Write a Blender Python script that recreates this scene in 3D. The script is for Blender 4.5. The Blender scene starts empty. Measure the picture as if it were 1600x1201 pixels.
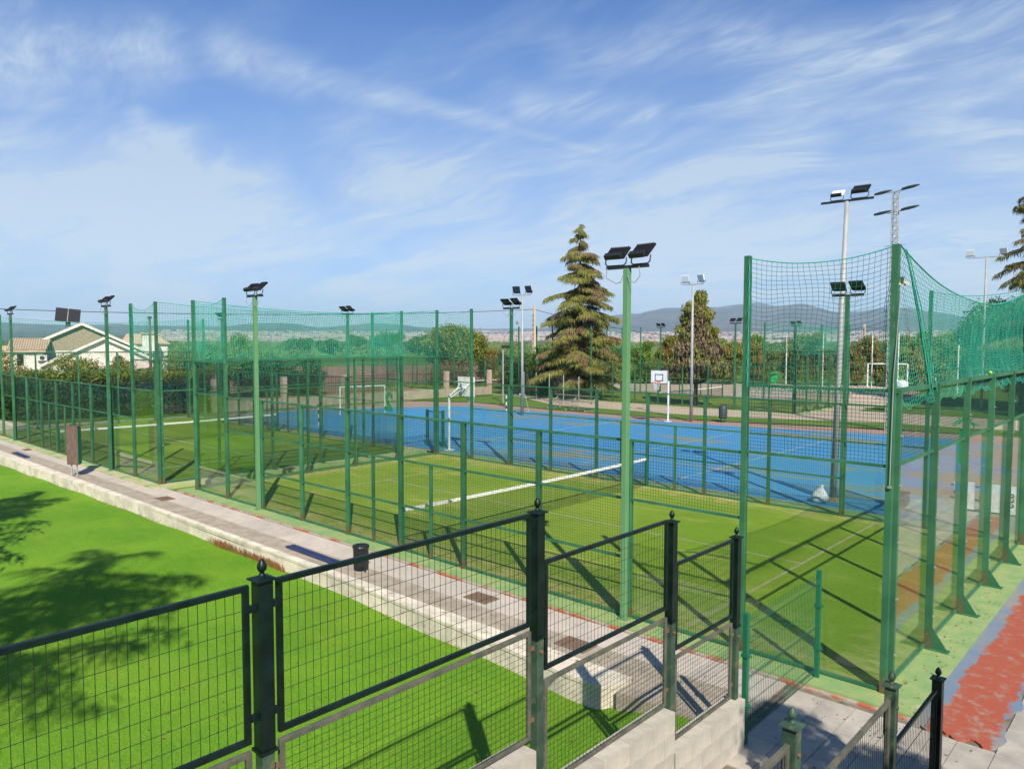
import bpy, math, random
import numpy as np
from mathutils import Vector, Matrix
rnd = random.Random(7)
nr = np.random.RandomState(7)
SC = bpy.context.scene
COL = SC.collection
PI = math.pi
R = math.radians

# ------------------------------------------------------------------ camera, sky, sun, exposure
CAM = Vector((2.9454, -10.4593, 4.6200))
YAW, PITCH = -0.743493, -0.0575884
cd = bpy.data.cameras.new('camera'); cam = bpy.data.objects.new('camera', cd); COL.objects.link(cam)
cd.sensor_width = 36.0; cd.lens = 36.0 * 1175.485 / 1600.0
cd.clip_start = 0.1; cd.clip_end = 60000
cam.location = CAM
cam.rotation_euler = (PI/2 + PITCH, -0.0013, -YAW)
SC.camera = cam

SUN_EL = R(41)
SUN_AZ = math.atan2(0.803, -0.596)           # azimuth of the sun, from +Y towards +X
world = bpy.data.worlds.new("World"); SC.world = world; world.use_nodes = True
sun = bpy.data.lights.new('sun', 'SUN'); sun.energy = 5.0; sun.angle = R(0.53); sun.color = (1.0, 0.93, 0.82)
so = bpy.data.objects.new('sun', sun); COL.objects.link(so)
to_sun = Vector((math.sin(SUN_AZ)*math.cos(SUN_EL), math.cos(SUN_AZ)*math.cos(SUN_EL), math.sin(SUN_EL)))
so.rotation_euler = to_sun.to_track_quat('Z', 'Y').to_euler(); so.location = (20, -20, 30)
SC.view_settings.view_transform = 'Standard'; SC.view_settings.look = 'None'
SC.view_settings.exposure = 0.62; SC.view_settings.gamma = 1.0; SC.view_settings.use_curve_mapping = False
SC.render.engine = 'CYCLES'
SC.cycles.max_bounces = 10; SC.cycles.transparent_max_bounces = 48
SC.cycles.diffuse_bounces = 3; SC.cycles.glossy_bounces = 4
SC.cycles.caustics_reflective = False; SC.cycles.caustics_refractive = False

class NT:
    """small node-tree helper"""
    def __init__(s, nt):
        s.nt = nt; s.n = nt.nodes; s.l = nt.links
    def node(s, typ, **kw):
        nd = s.n.new(typ)
        for k, v in kw.items():
            if k == 'inp':
                for kk, vv in v.items():
                    if isinstance(vv, bpy.types.NodeSocket): s.l.new(vv, nd.inputs[kk])
                    else: nd.inputs[kk].default_value = vv
            else: setattr(nd, k, v)
        return nd
    def math(s, op, a, b=None, c=None, clamp=False):
        nd = s.n.new('ShaderNodeMath'); nd.operation = op; nd.use_clamp = clamp
        for i, v in enumerate((a, b, c)):
            if v is None: continue
            if isinstance(v, bpy.types.NodeSocket): s.l.new(v, nd.inputs[i])
            else: nd.inputs[i].default_value = v
        return nd.outputs[0]
    def mix(s, f, a, b, blend='MIX'):
        nd = s.n.new('ShaderNodeMix'); nd.data_type = 'RGBA'; nd.blend_type = blend
        for k, v in ((0, f), (6, a), (7, b)):
            if isinstance(v, bpy.types.NodeSocket): s.l.new(v, nd.inputs[k])
            elif k == 0: nd.inputs[k].default_value = v
            else: nd.inputs[k].default_value = (*v[:3], 1)
        return nd.outputs[2]
    def noise(s, vec, scale, detail=4, rough=0.55, dist=0.0, out=0):
        nd = s.n.new('ShaderNodeTexNoise'); nd.inputs['Scale'].default_value = scale
        nd.inputs['Detail'].default_value = detail; nd.inputs['Roughness'].default_value = rough
        nd.inputs['Distortion'].default_value = dist
        if vec is not None: s.l.new(vec, nd.inputs['Vector'])
        return nd.outputs[out]
    def ramp(s, f, lo, hi, smooth=True):
        nd = s.n.new('ShaderNodeMapRange'); nd.interpolation_type = 'SMOOTHSTEP' if smooth else 'LINEAR'
        s.l.new(f, nd.inputs[0]); nd.inputs[1].default_value = lo; nd.inputs[2].default_value = hi
        return nd.outputs[0]
    def mapping(s, vec, scale=(1, 1, 1), rot=(0, 0, 0), loc=(0, 0, 0)):
        nd = s.n.new('ShaderNodeMapping'); s.l.new(vec, nd.inputs[0])
        nd.inputs['Scale'].default_value = scale; nd.inputs['Rotation'].default_value = rot; nd.inputs['Location'].default_value = loc
        return nd.outputs[0]

# --- sky with thin cirrus
w = NT(world.node_tree); w.n.clear()
tc = w.node('ShaderNodeTexCoord').outputs['Generated']
sky = w.node('ShaderNodeTexSky', sky_type='NISHITA', sun_disc=False, sun_elevation=SUN_EL, sun_rotation=SUN_AZ,
             altitude=600, air_density=1.0, dust_density=0.3, ozone_density=2.2)
sx = w.node('ShaderNodeSeparateXYZ'); w.l.new(tc, sx.inputs[0])
X, Y, Z = sx.outputs
zz = w.math('ADD', w.math('MAXIMUM', Z, 0.0), 0.16)
px = w.math('DIVIDE', X, zz); py = w.math('DIVIDE', Y, zz)
pv = w.node('ShaderNodeCombineXYZ'); w.l.new(px, pv.inputs[0]); w.l.new(py, pv.inputs[1])
P = pv.outputs[0]
az = w.math('ARCTAN2', X, Y); el = w.math('ARCSINE', Z)
warp = w.node('ShaderNodeVectorMath', operation='ADD')
wn = w.noise(P, 0.9, 3, 0.5, out=1)
ws = w.node('ShaderNodeVectorMath', operation='SCALE'); w.l.new(wn, ws.inputs[0]); ws.inputs['Scale'].default_value = 0.7
w.l.new(P, warp.inputs[0]); w.l.new(ws.outputs[0], warp.inputs[1])
WP = warp.outputs[0]
wisp = w.noise(w.mapping(WP, scale=(0.7, 2.4, 1), rot=(0, 0, R(28))), 1.7, 9, 0.62, 0.35)
wisp2 = w.noise(w.mapping(WP, scale=(1.0, 2.0, 1), rot=(0, 0, R(-20))), 0.75, 6, 0.55, 0.3)
fine = w.noise(w.mapping(WP, scale=(1.2, 3.5, 1), rot=(0, 0, R(20))), 6.0, 6, 0.65, 0.5)
cirrus = w.math('MULTIPLY', w.math('MULTIPLY', w.ramp(wisp, 0.42, 0.70), w.ramp(wisp2, 0.38, 0.60)), w.math('ADD', w.math('MULTIPLY', w.ramp(fine, .3, .7), .6), .5))
def px_dir(u, v):
    f = 1175.485; cy, sy, cp, sp = math.cos(YAW), math.sin(YAW), math.cos(PITCH), math.sin(PITCH)
    fw = Vector((sy*cp, cy*cp, sp)); rt = Vector((cy, -sy, 0)); up = rt.cross(fw)
    d = (fw + rt*((u-800)/f) + up*((600.5-v)/f)).normalized()
    return math.atan2(d.x, d.y), math.asin(d.z)
def streak(p, q, wd, soft=1.0):
    """a band of cirrus between two directions of the sky"""
    a, b = px_dir(*p), px_dir(*q)
    dx, dy = b[0]-a[0], b[1]-a[1]; L2 = dx*dx+dy*dy
    ax_ = w.math('SUBTRACT', az, a[0]); ay_ = w.math('SUBTRACT', el, a[1])
    t = w.math('DIVIDE', w.math('ADD', w.math('MULTIPLY', ax_, dx), w.math('MULTIPLY', ay_, dy)), L2, clamp=True)
    ex = w.math('SUBTRACT', ax_, w.math('MULTIPLY', t, dx)); ey = w.math('SUBTRACT', ay_, w.math('MULTIPLY', t, dy))
    d = w.math('SQRT', w.math('ADD', w.math('MULTIPLY', ex, ex), w.math('MULTIPLY', ey, ey)))
    d = w.math('ADD', d, w.math('MULTIPLY', w.math('SUBTRACT', wisp2, 0.5), wd*1.6))
    nd = w.node('ShaderNodeMapRange', interpolation_type='SMOOTHSTEP'); w.l.new(d, nd.inputs[0])
    nd.inputs[1].default_value = wd; nd.inputs[2].default_value = -wd*0.15
    return nd.outputs[0]
acc = None
for (p, q, wd, k) in [((350, 80), (480, 125), .036, .5), ((470, 120), (650, 165), .026, .55), ((640, 160), (790, 198), .017, .5), ((780, 196), (930, 236), .010, .3),
                      ((-40, 110), (220, 75), .06, .6), ((60, 140), (130, 125), .03, .4), ((1130, 65), (1390, 80), .045, .65), ((1420, 50), (1480, 25), .026, .6),
                      ((-60, 290), (400, 350), .10, .75), ((1000, 300), (1250, 230), .05, .55), ((820, 170), (1010, 175), .03, .55),
                      ((215, 185), (330, 290), .022, .45), ((560, 250), (760, 330), .09, .45), ((940, 340), (1500, 400), .11, .55),
                      ((1480, 200), (1600, 260), .06, .4), ((880, 80), (1100, 75), .04, .35), ((-40, 480), (420, 492), .022, -0.25)]:
    if k < 0: continue
    m = w.math('MULTIPLY', streak(p, q, wd), k)
    acc = m if acc is None else w.math('MAXIMUM', acc, m)
tex = w.math('ADD', w.math('MULTIPLY', w.ramp(fine, 0.25, 0.75), 0.55), w.math('MULTIPLY', w.ramp(wisp, 0.3, 0.7), 0.6))
acc = w.math('MULTIPLY', acc, tex)
veil = w.math('MULTIPLY', w.ramp(el, R(30), R(1)), 0.92)           # milky air towards the horizon
veil = w.math('MULTIPLY', veil, w.math('ADD', w.math('MULTIPLY', w.ramp(wisp2, .3, .7), .55), .55))
cl = w.math('ADD', w.math('MULTIPLY', cirrus, 0.62), w.math('ADD', acc, veil), clamp=True)
con = streak((1572, 330), (1592, 20), .0035); cl = w.math('MAXIMUM', cl, w.math('MULTIPLY', con, .35))
up_mask = w.ramp(Z, -0.02, 0.03)
cl = w.math('MULTIPLY', cl, up_mask)
tint = w.mix(1.0, sky.outputs[0], (0.24, 0.60, 1.08), 'MULTIPLY')
cc_ = w.mix(w.ramp(el, R(14), R(0)), (4.8, 5.75, 6.8), (6.7, 7.5, 8.1))
c = w.mix(w.math('MULTIPLY', cl, 0.88), tint, cc_)
bg = w.node('ShaderNodeBackground'); w.l.new(c, bg.inputs[0]); bg.inputs[1].default_value = 0.082
out = w.node('ShaderNodeOutputWorld'); w.l.new(bg.outputs[0], out.inputs[0])

# ------------------------------------------------------------------ materials
MATS = {}
def mat(name, col, rough=0.6, var=None, vscale=3.0, metal=0.0, bump=0.0, bscale=30.0, spec=0.5, vdetail=5, vlo=.35, vhi=.65,
        stretch=None, col3=None, c3scale=10, c3lo=.55, c3hi=.65, objvar=0.0, space='Object', translucent=0.0):
    m = bpy.data.materials.new(name); m.use_nodes = True
    t = NT(m.node_tree); bs = t.n['Principled BSDF']
    bs.inputs['Roughness'].default_value = rough; bs.inputs['Metallic'].default_value = metal
    bs.inputs['Specular IOR Level'].default_value = spec
    if space == 'World': co = t.node('ShaderNodeNewGeometry').outputs['Position']
    else: co = t.node('ShaderNodeTexCoord').outputs['Object']
    if stretch: co = t.mapping(co, scale=stretch)
    cc = None
    if var is not None:
        f = t.ramp(t.noise(co, vscale, vdetail, 0.6), vlo, vhi); cc = t.mix(f, col, var)
    if col3 is not None:
        f = t.ramp(t.noise(co, c3scale, 6, 0.65), c3lo, c3hi)
        cc = t.mix(f, cc if cc is not None else col, col3)
    if objvar:
        oi = t.node('ShaderNodeObjectInfo').outputs['Random']
        hv = t.node('ShaderNodeHueSaturation')
        t.l.new(t.math('ADD', t.math('MULTIPLY', oi, objvar), 1-objvar/2), hv.inputs['Value'])
        if cc is None: hv.inputs['Color'].default_value = (*col, 1)
        else: t.l.new(cc, hv.inputs['Color'])
        cc = hv.outputs[0]
    if cc is None: bs.inputs['Base Color'].default_value = (*col, 1)
    else: t.l.new(cc, bs.inputs['Base Color'])
    if bump:
        b = t.node('ShaderNodeBump'); b.inputs['Strength'].default_value = bump; b.inputs['Distance'].default_value = 0.02
        t.l.new(t.noise(co, bscale, 5, 0.6), b.inputs['Height']); t.l.new(b.outputs[0], bs.inputs['Normal'])
    if translucent:
        tr = t.node('ShaderNodeBsdfTranslucent'); mx = t.node('ShaderNodeMixShader'); mx.inputs[0].default_value = translucent
        if cc is not None: t.l.new(cc, tr.inputs[0])
        else: tr.inputs[0].default_value = (*col, 1)
        t.l.new(bs.outputs[0], mx.inputs[1]); t.l.new(tr.outputs[0], mx.inputs[2])
        t.l.new(mx.outputs[0], t.n['Material Output'].inputs[0])
    MATS[name] = m
    return m

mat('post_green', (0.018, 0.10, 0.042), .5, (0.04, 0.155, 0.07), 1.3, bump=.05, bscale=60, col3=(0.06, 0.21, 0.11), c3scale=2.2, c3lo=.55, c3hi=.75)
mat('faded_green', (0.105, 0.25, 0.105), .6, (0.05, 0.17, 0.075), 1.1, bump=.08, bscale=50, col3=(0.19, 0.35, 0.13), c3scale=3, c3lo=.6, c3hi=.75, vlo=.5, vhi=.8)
mat('wire_green', (0.008, 0.055, 0.035), .5)
mat('wire_bright', (0.008, 0.12, 0.06), .45)
mat('net_green', (0.02, 0.31, 0.20), .7, (0.035, 0.40, 0.27), 2)
mat('net_dark', (0.012, 0.16, 0.11), .7)
mat('fence_black', (0.002, 0.008, 0.006), .42, (0.005, 0.016, 0.012), 6, spec=.28)
mat('wire_dark', (0.008, 0.022, 0.014), .4)
mat('old_green', (0.045, 0.085, 0.052), .55, (0.02, 0.05, 0.03), 7, bump=.15, bscale=60, col3=(0.10, 0.11, 0.05), c3scale=9, c3lo=.56, c3hi=.68)
mat('old_rail', (0.12, 0.112, 0.078), .65, (0.065, 0.072, 0.05), 6, col3=(0.05, 0.07, 0.045), c3scale=8, c3lo=.52, c3hi=.7, bump=.2, bscale=50)
mat('rust', (0.20, 0.075, 0.03), .8, (0.12, 0.09, 0.06), 20)
mat('steel', (0.34, 0.35, 0.33), .6, (0.27, 0.28, 0.27), 2, metal=.1)
mat('bolt', (0.55, 0.55, 0.5), .3, metal=.7)
mat('black_plastic', (0.012, 0.013, 0.015), .5)
mat('led_panel', (0.015, 0.016, 0.02), .6, spec=.12)
mat('lamp_glass', (0.5, 0.55, 0.58), .15)
mat('cable', (0.25, 0.25, 0.25), .6)
mat('cable_dark', (0.02, 0.025, 0.03), .6)
mat('white_paint', (0.78, 0.78, 0.76), .5, (0.6, 0.6, 0.57), 5)
mat('white_cloth', (0.72, 0.73, 0.76), .7, (0.5, 0.52, 0.56), 9, bump=.6, bscale=14)
mat('tape', (0.78, 0.78, 0.74), .7, (0.55, 0.55, 0.5), 12)
mat('black_paint', (0.015, 0.015, 0.017), .5)
mat('orange_rim', (0.7, 0.13, 0.05), .5)
mat('sticker', (0.0, 0.40, 0.12), .5, (0.0, 0.34, 0.10), 3)
mat('concrete', (0.49, 0.425, 0.345), .85, (0.40, 0.355, 0.30), 1.6, bump=.15, bscale=60, objvar=.14, col3=(0.50, 0.43, 0.36), c3scale=1.2, c3lo=.5, c3hi=.75)
mat('old_concrete', (0.38, 0.32, 0.24), .9, (0.27, 0.23, 0.17), 3, bump=.3, bscale=40, space='World', col3=(0.38, 0.31, 0.24), c3scale=9, c3lo=.5, c3hi=.7)
mat('wall_paint', (0.72, 0.63, 0.49), .85, (0.50, 0.45, 0.35), 2.2, bump=.3, bscale=25, space='World', col3=(0.27, 0.23, 0.17), c3scale=5, c3lo=.58, c3hi=.72)
mat('block', (0.48, 0.435, 0.35), .9, (0.38, 0.35, 0.29), 5, bump=.3, bscale=70, objvar=.16)
mat('mortar', (0.52, 0.47, 0.38), .9, (0.42, 0.38, 0.31), 9, bump=.2)
mat('slab', (0.42, 0.375, 0.31), .85, (0.31, 0.28, 0.235), 2.5, bump=.12, bscale=90, objvar=.12, space='World', col3=(0.42, 0.36, 0.26), c3scale=1.4, c3lo=.52, c3hi=.7)
mat('joint', (0.12, 0.10, 0.07), .95, (0.2, 0.17, 0.12), 6, space='World')
mat('curb_green', (0.18, 0.30, 0.105), .75, (0.27, 0.34, 0.12), 2.5, bump=.12, bscale=40, space='World', col3=(0.42, 0.38, 0.22), c3scale=3, c3lo=.56, c3hi=.74)
mat('curb_tan', (0.30, 0.36, 0.13), .8, (0.46, 0.39, 0.23), 2, bump=.15, space='World', col3=(0.17, 0.33, 0.12), c3scale=1.4, c3lo=.5, c3hi=.6)
mat('drain', (0.19, 0.145, 0.11), .8, (0.13, 0.10, 0.08), 20, bump=.3)
mat('navy', (0.02, 0.03, 0.085), .5, (0.03, 0.045, 0.12), 9)  # bench shadow on the path, put into the colour
mat('wood_brown', (0.10, 0.052, 0.045), .8, (0.15, 0.10, 0.075), 6, stretch=(5, 5, .8), bump=.3)
mat('weathered_plank', (0.24, 0.22, 0.18), .8, (0.12, 0.11, 0.09), 4, stretch=(.6, 6, 6))
mat('plaster', (0.80, 0.75, 0.67), .85, (0.64, 0.57, 0.48), 1.5, col3=(0.5, 0.42, 0.33), c3scale=4, c3lo=.62, c3hi=.8)
mat('stone_gable', (0.34, 0.27, 0.18), .9, (0.24, 0.19, 0.13), 4, bump=.4, bscale=6)
mat('roof_tile', (0.52, 0.36, 0.24), .85, (0.40, 0.26, 0.17), 3, objvar=0.1, col3=(0.5, 0.38, 0.26), c3scale=12, c3lo=.55, c3hi=.65)
mat('roof_moss', (0.13, 0.14, 0.09), .9, (0.2, 0.18, 0.12), 3)
mat('dark_glass', (0.02, 0.03, 0.03), .1)
mat('shutter', (0.13, 0.04, 0.03), .6)
mat('ac_white', (0.62, 0.6, 0.55), .5)
mat('pillar_pink', (0.46, 0.34, 0.26), .85, (0.38, 0.29, 0.22), 3)
mat('wall_low', (0.38, 0.31, 0.24), .9, (0.30, 0.25, 0.19), 2)
mat('pole_concrete', (0.58, 0.47, 0.33), .9, (0.48, 0.39, 0.28), 3)
mat('bark', (0.10, 0.062, 0.042), .95, (0.05, 0.035, 0.028), 8, bump=.5, bscale=20)
mat('cedar_leaf', (0.26, 0.26, 0.045), .8, (0.13, 0.155, 0.03), 0.9, col3=(0.21, 0.13, 0.07), c3scale=0.6, c3lo=.47, c3hi=.62, space='World', translucent=.25)
mat('cedar_brown', (0.20, 0.15, 0.085), .85, (0.19, 0.20, 0.045), 0.8, vlo=.48, vhi=.62, space='World', translucent=.2)
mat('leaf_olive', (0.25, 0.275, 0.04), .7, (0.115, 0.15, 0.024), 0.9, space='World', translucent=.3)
mat('leaf_green', (0.11, 0.19, 0.028), .65, (0.045, 0.095, 0.017), 1.1, space='World', translucent=.3)
mat('leaf_bright', (0.22, 0.34, 0.04), .65, (0.10, 0.19, 0.026), 1.3, space='World', translucent=.35)
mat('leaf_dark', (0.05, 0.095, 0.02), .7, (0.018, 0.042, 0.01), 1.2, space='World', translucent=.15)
mat('leaf_rust', (0.27, 0.195, 0.045), .75, (0.19, 0.20, 0.04), 0.5, space='World', translucent=.3)
mat('leaf_far', (0.16, 0.21, 0.05), .7, (0.09, 0.14, 0.03), .02, space='World', translucent=.3)
mat('leaf_shadow', (0.04, 0.07, 0.02), .7, (0.02, 0.04, 0.012), 2, translucent=.1)
mat('black_bag', (0.012, 0.012, 0.013), .25, bump=1.0, bscale=18)
mat('bin_grey', (0.03, 0.05, 0.05), .5)
mat('dry_grass', (0.30, 0.12, 0.04), .9, (0.2, 0.16, 0.04), 3)
mat('car_paint', (0.7, 0.7, 0.72), .2)
mat('far_white', (0.38, 0.33, 0.29), .9, (0.25, 0.19, 0.155), .004, space='World')
mat('far_terra', (0.33, 0.21, 0.16), .9)
mat('ball', (0.30, 0.5, 0.02), .8)
mat('horn', (0.55, 0.5, 0.38), .5)
mat('white_plastic', (0.75, 0.75, 0.75), .4)

def worn_posts():
    m = MATS['post_green'].copy(); m.name = 'post_worn'; t = NT(m.node_tree); bs = t.n['Principled BSDF']
    co = t.node('ShaderNodeTexCoord').outputs['Object']; sp = t.node('ShaderNodeSeparateXYZ'); t.l.new(co, sp.inputs[0])
    old = bs.inputs['Base Color'].links[0].from_socket
    oi = t.node('ShaderNodeObjectInfo').outputs['Random']
    hv = t.node('ShaderNodeHueSaturation'); t.l.new(t.math('ADD', t.math('MULTIPLY', oi, .5), .75), hv.inputs['Value']); t.l.new(old, hv.inputs['Color'])
    n_ = t.noise(co, 22, 6, .7)
    f = t.ramp(t.math('ADD', t.math('MULTIPLY', t.ramp(sp.outputs[2], .45, .0), .22), n_), .62, .70)
    c_ = t.mix(f, hv.outputs[0], (0.13, 0.065, 0.03))
    f2 = t.ramp(t.noise(t.mapping(co, scale=(4, 4, .35)), 3.0, 6, .7), .60, .68)
    c_ = t.mix(t.math('MULTIPLY', f2, .6), c_, (0.14, 0.27, 0.14))
    t.l.new(c_, bs.inputs['Base Color']); MATS['post_worn'] = m
worn_posts()
def glass_material():
    m = bpy.data.materials.new('court_glass'); m.use_nodes = True; t = NT(m.node_tree); t.n.remove(t.n['Principled BSDF'])
    g = t.node('ShaderNodeNewGeometry')
    ior = t.math('ADD', t.math('MULTIPLY', g.outputs['Backfacing'], (1/1.52)-1.52), 1.52)
    fr = t.node('ShaderNodeFresnel'); t.l.new(ior, fr.inputs[0])
    tr = t.node('ShaderNodeBsdfTransparent'); tr.inputs[0].default_value = (0.90, 0.945, 0.92, 1)
    gl = t.node('ShaderNodeBsdfGlossy'); gl.inputs['Roughness'].default_value = 0.0; gl.inputs[0].default_value = (.95, .97, .95, 1)
    mx = t.node('ShaderNodeMixShader'); t.l.new(fr.outputs[0], mx.inputs[0]); t.l.new(tr.outputs[0], mx.inputs[1]); t.l.new(gl.outputs[0], mx.inputs[2])
    t.l.new(mx.outputs[0], t.n['Material Output'].inputs[0]); MATS['glass'] = m
glass_material()

def turf_material(name, a, b, dry, dryk, fleck, stripe=0.0, space='World', spike=0.5, big=.35):
    m = bpy.data.materials.new(name); m.use_nodes = True; t = NT(m.node_tree); bs = t.n['Principled BSDF']
    pos = t.node('ShaderNodeNewGeometry').outputs['Position']
    f1 = t.ramp(t.noise(pos, big, 5, .6), .35, .68)
    col = t.mix(f1, a, b)
    n2 = t.noise(t.mapping(pos, scale=(1, 2.4, 1), rot=(0, 0, R(15))), 2.2, 6, .65)
    col = t.mix(t.math('MULTIPLY', t.ramp(n2, .45, .7), .55), col, b)
    n3 = t.noise(pos, fleck, 3, .6)
    col = t.mix(t.math('MULTIPLY', t.ramp(n3, .35, .75), spike), col, tuple(x*.45 for x in a))
    if name == 'lawn_turf':
        dk = t.ramp(t.noise(t.mapping(pos, scale=(1, .5, 1), rot=(0, 0, R(-12))), .9, 7, .7), .5, .72)
        col = t.mix(t.math('MULTIPLY', dk, .45), col, (0.075, 0.20, 0.008))
        ft = t.ramp(t.noise(pos, 9, 6, .75), .58, .70)
        col = t.mix(t.math('MULTIPLY', ft, .35), col, (0.22, 0.30, 0.03))
    if dryk:
        n4 = t.noise(t.mapping(pos, scale=(.6, 1.6, 1)), .55, 6, .65)
        col = t.mix(t.math('MULTIPLY', t.ramp(n4, .52, .78), dryk), col, dry)
    if name == 'court_turf':
        se = t.node('ShaderNodeSeparateXYZ'); t.l.new(pos, se.inputs[0]); yy = se.outputs[1]; xx = se.outputs[0]
        e = t.math('MAXIMUM', t.math('MAXIMUM', t.ramp(yy, 1.3, .05), t.ramp(yy, 8.7, 9.95)), t.math('MAXIMUM', t.ramp(xx, -1.2, -.05), t.ramp(xx, -19, -19.95)))
        e = t.math('MULTIPLY', e, t.ramp(t.noise(t.mapping(pos, scale=(.8, 2, 1)), 2.2, 7, .7), .36, .66))
        col = t.mix(t.math('MULTIPLY', e, .8), col, (0.46, 0.37, 0.15))
        sm = t.ramp(t.noise(t.mapping(pos, scale=(.35, 1.8, 1), rot=(0, 0, R(4))), 1.5, 7, .7), .5, .72)
        col = t.mix(t.math('MULTIPLY', sm, .35), col, (0.10, 0.17, 0.012))
    if stripe:
        sp = t.node('ShaderNodeSeparateXYZ'); t.l.new(pos, sp.inputs[0])
        s = t.math('SINE', t.math('MULTIPLY', sp.outputs[1], PI/1.0))
        col = t.mix(t.math('MULTIPLY', t.ramp(s, -.3, .3), stripe), col, tuple(x*.72 for x in a))
    t.l.new(col, bs.inputs['Base Color']); bs.inputs['Roughness'].default_value = .85
    bs.inputs['Specular IOR Level'].default_value = .2
    b_ = t.node('ShaderNodeBump'); b_.inputs['Strength'].default_value = .6; b_.inputs['Distance'].default_value = .02
    t.l.new(t.noise(pos, fleck*.8, 4, .7), b_.inputs['Height']); t.l.new(b_.outputs[0], bs.inputs['Normal'])
    MATS[name] = m
turf_material('lawn_turf', (0.105, 0.25, 0.010), (0.165, 0.325, 0.016), (0.20, 0.25, 0.02), .45, 38, spike=.6, big=.3)
turf_material('court_turf', (0.155, 0.25, 0.016), (0.215, 0.30, 0.026), (0.46, 0.40, 0.11), .8, 45, spike=.45, big=.25)
turf_material('court_turf_darker', (0.12, 0.195, 0.02), (0.18, 0.245, 0.028), (0.30, 0.29, 0.10), .5, 60, stripe=.35, spike=.35)
turf_material('field_grass', (0.085, 0.17, 0.02), (0.13, 0.21, 0.03), (0.20, 0.20, 0.07), .4, 12, spike=.4, big=.12)

def paint_material(name, blue, worn, worn2, lo, hi, red=None):
    m = bpy.data.materials.new(name); m.use_nodes = True; t = NT(m.node_tree); bs = t.n['Principled BSDF']
    pos = t.node('ShaderNodeNewGeometry').outputs['Position']
    ps = t.mapping(pos, scale=(.55, 1.15, 1), rot=(0, 0, R(-6)))
    f = t.noise(ps, .22, 8, .66); fd = t.noise(ps, 2.4, 8, .72)
    sp = t.node('ShaderNodeSeparateXYZ'); t.l.new(pos, sp.inputs[0])
    wear = t.math('ADD', t.math('MULTIPLY', f, .75), t.math('MULTIPLY', fd, .25))
    if red is None:
        # the paint has worn off most towards the +x end and near the middle of the west part
        g = t.math('MULTIPLY', t.ramp(sp.outputs[0], -6, 1), .16); wear = t.math('ADD', wear, g)
    col = t.mix(t.ramp(wear, lo, hi), blue, worn)
    col = t.mix(t.math('MULTIPLY', t.ramp(t.noise(ps, 3.3, 9, .75), .48, .68), .4), col, worn2)
    if red is not None:
        d = t.noise(pos, 2.0, 9, .72)
        ex = t.math('ADD', t.ramp(sp.outputs[0], .52, .82), t.math('MULTIPLY', t.math('SUBTRACT', d, .5), 2.6))
        ex2 = t.ramp(t.math('ADD', t.math('SUBTRACT', 1.32, sp.outputs[0]), t.math('MULTIPLY', t.math('SUBTRACT', t.noise(pos, 3, 6, .65), .5), .5)), -.02, .04)
        rf = t.math('MULTIPLY', t.ramp(ex, .40, .62), ex2)
        r2 = t.mix(t.ramp(t.noise(pos, 5, 7, .7), .50, .68), red, (0.30, 0.20, 0.15))
        col = t.mix(rf, col, r2)
    t.l.new(col, bs.inputs['Base Color']); bs.inputs['Roughness'].default_value = .7
    b_ = t.node('ShaderNodeBump'); b_.inputs['Strength'].default_value = .15; b_.inputs['Distance'].default_value = .01
    t.l.new(t.noise(pos, 70, 4, .7), b_.inputs['Height']); t.l.new(b_.outputs[0], bs.inputs['Normal'])
    MATS[name] = m
paint_material('blue_paint', (0.05, 0.235, 0.45), (0.21, 0.225, 0.13), (0.035, 0.13, 0.26), .515, .60)
paint_material('strip_paint', (0.13, 0.19, 0.27), (0.25, 0.235, 0.19), (0.10, 0.17, 0.28), .42, .6, red=(0.33, 0.075, 0.035))
mat('red_ground', (0.36, 0.20, 0.15), .85, (0.30, 0.235, 0.19), .6, space='World', col3=(0.32, 0.12, 0.09), c3scale=.9, c3lo=.5, c3hi=.7)
mat('red_line', (0.40, 0.10, 0.055), .8, (0.36, 0.32, 0.27), 2.4, space='World', vlo=.42, vhi=.56)
mat('tan_path', (0.46, 0.37, 0.27), .9, (0.38, 0.31, 0.23), .5, space='World', bump=.2)
mat('ploughed', (0.30, 0.165, 0.10), .95, (0.22, 0.12, 0.075), .25, space='World', stretch=(1, 6, 1), bump=.5, bscale=2)
mat('line_paint', (0.42, 0.44, 0.40), .8, (0.2, 0.27, 0.25), 3, space='World')
mat('line_sand', (0.34, 0.29, 0.17), .9, (0.26, 0.24, 0.12), 3, space='World')
mat('line_yellow', (0.32, 0.33, 0.12), .8)

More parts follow.
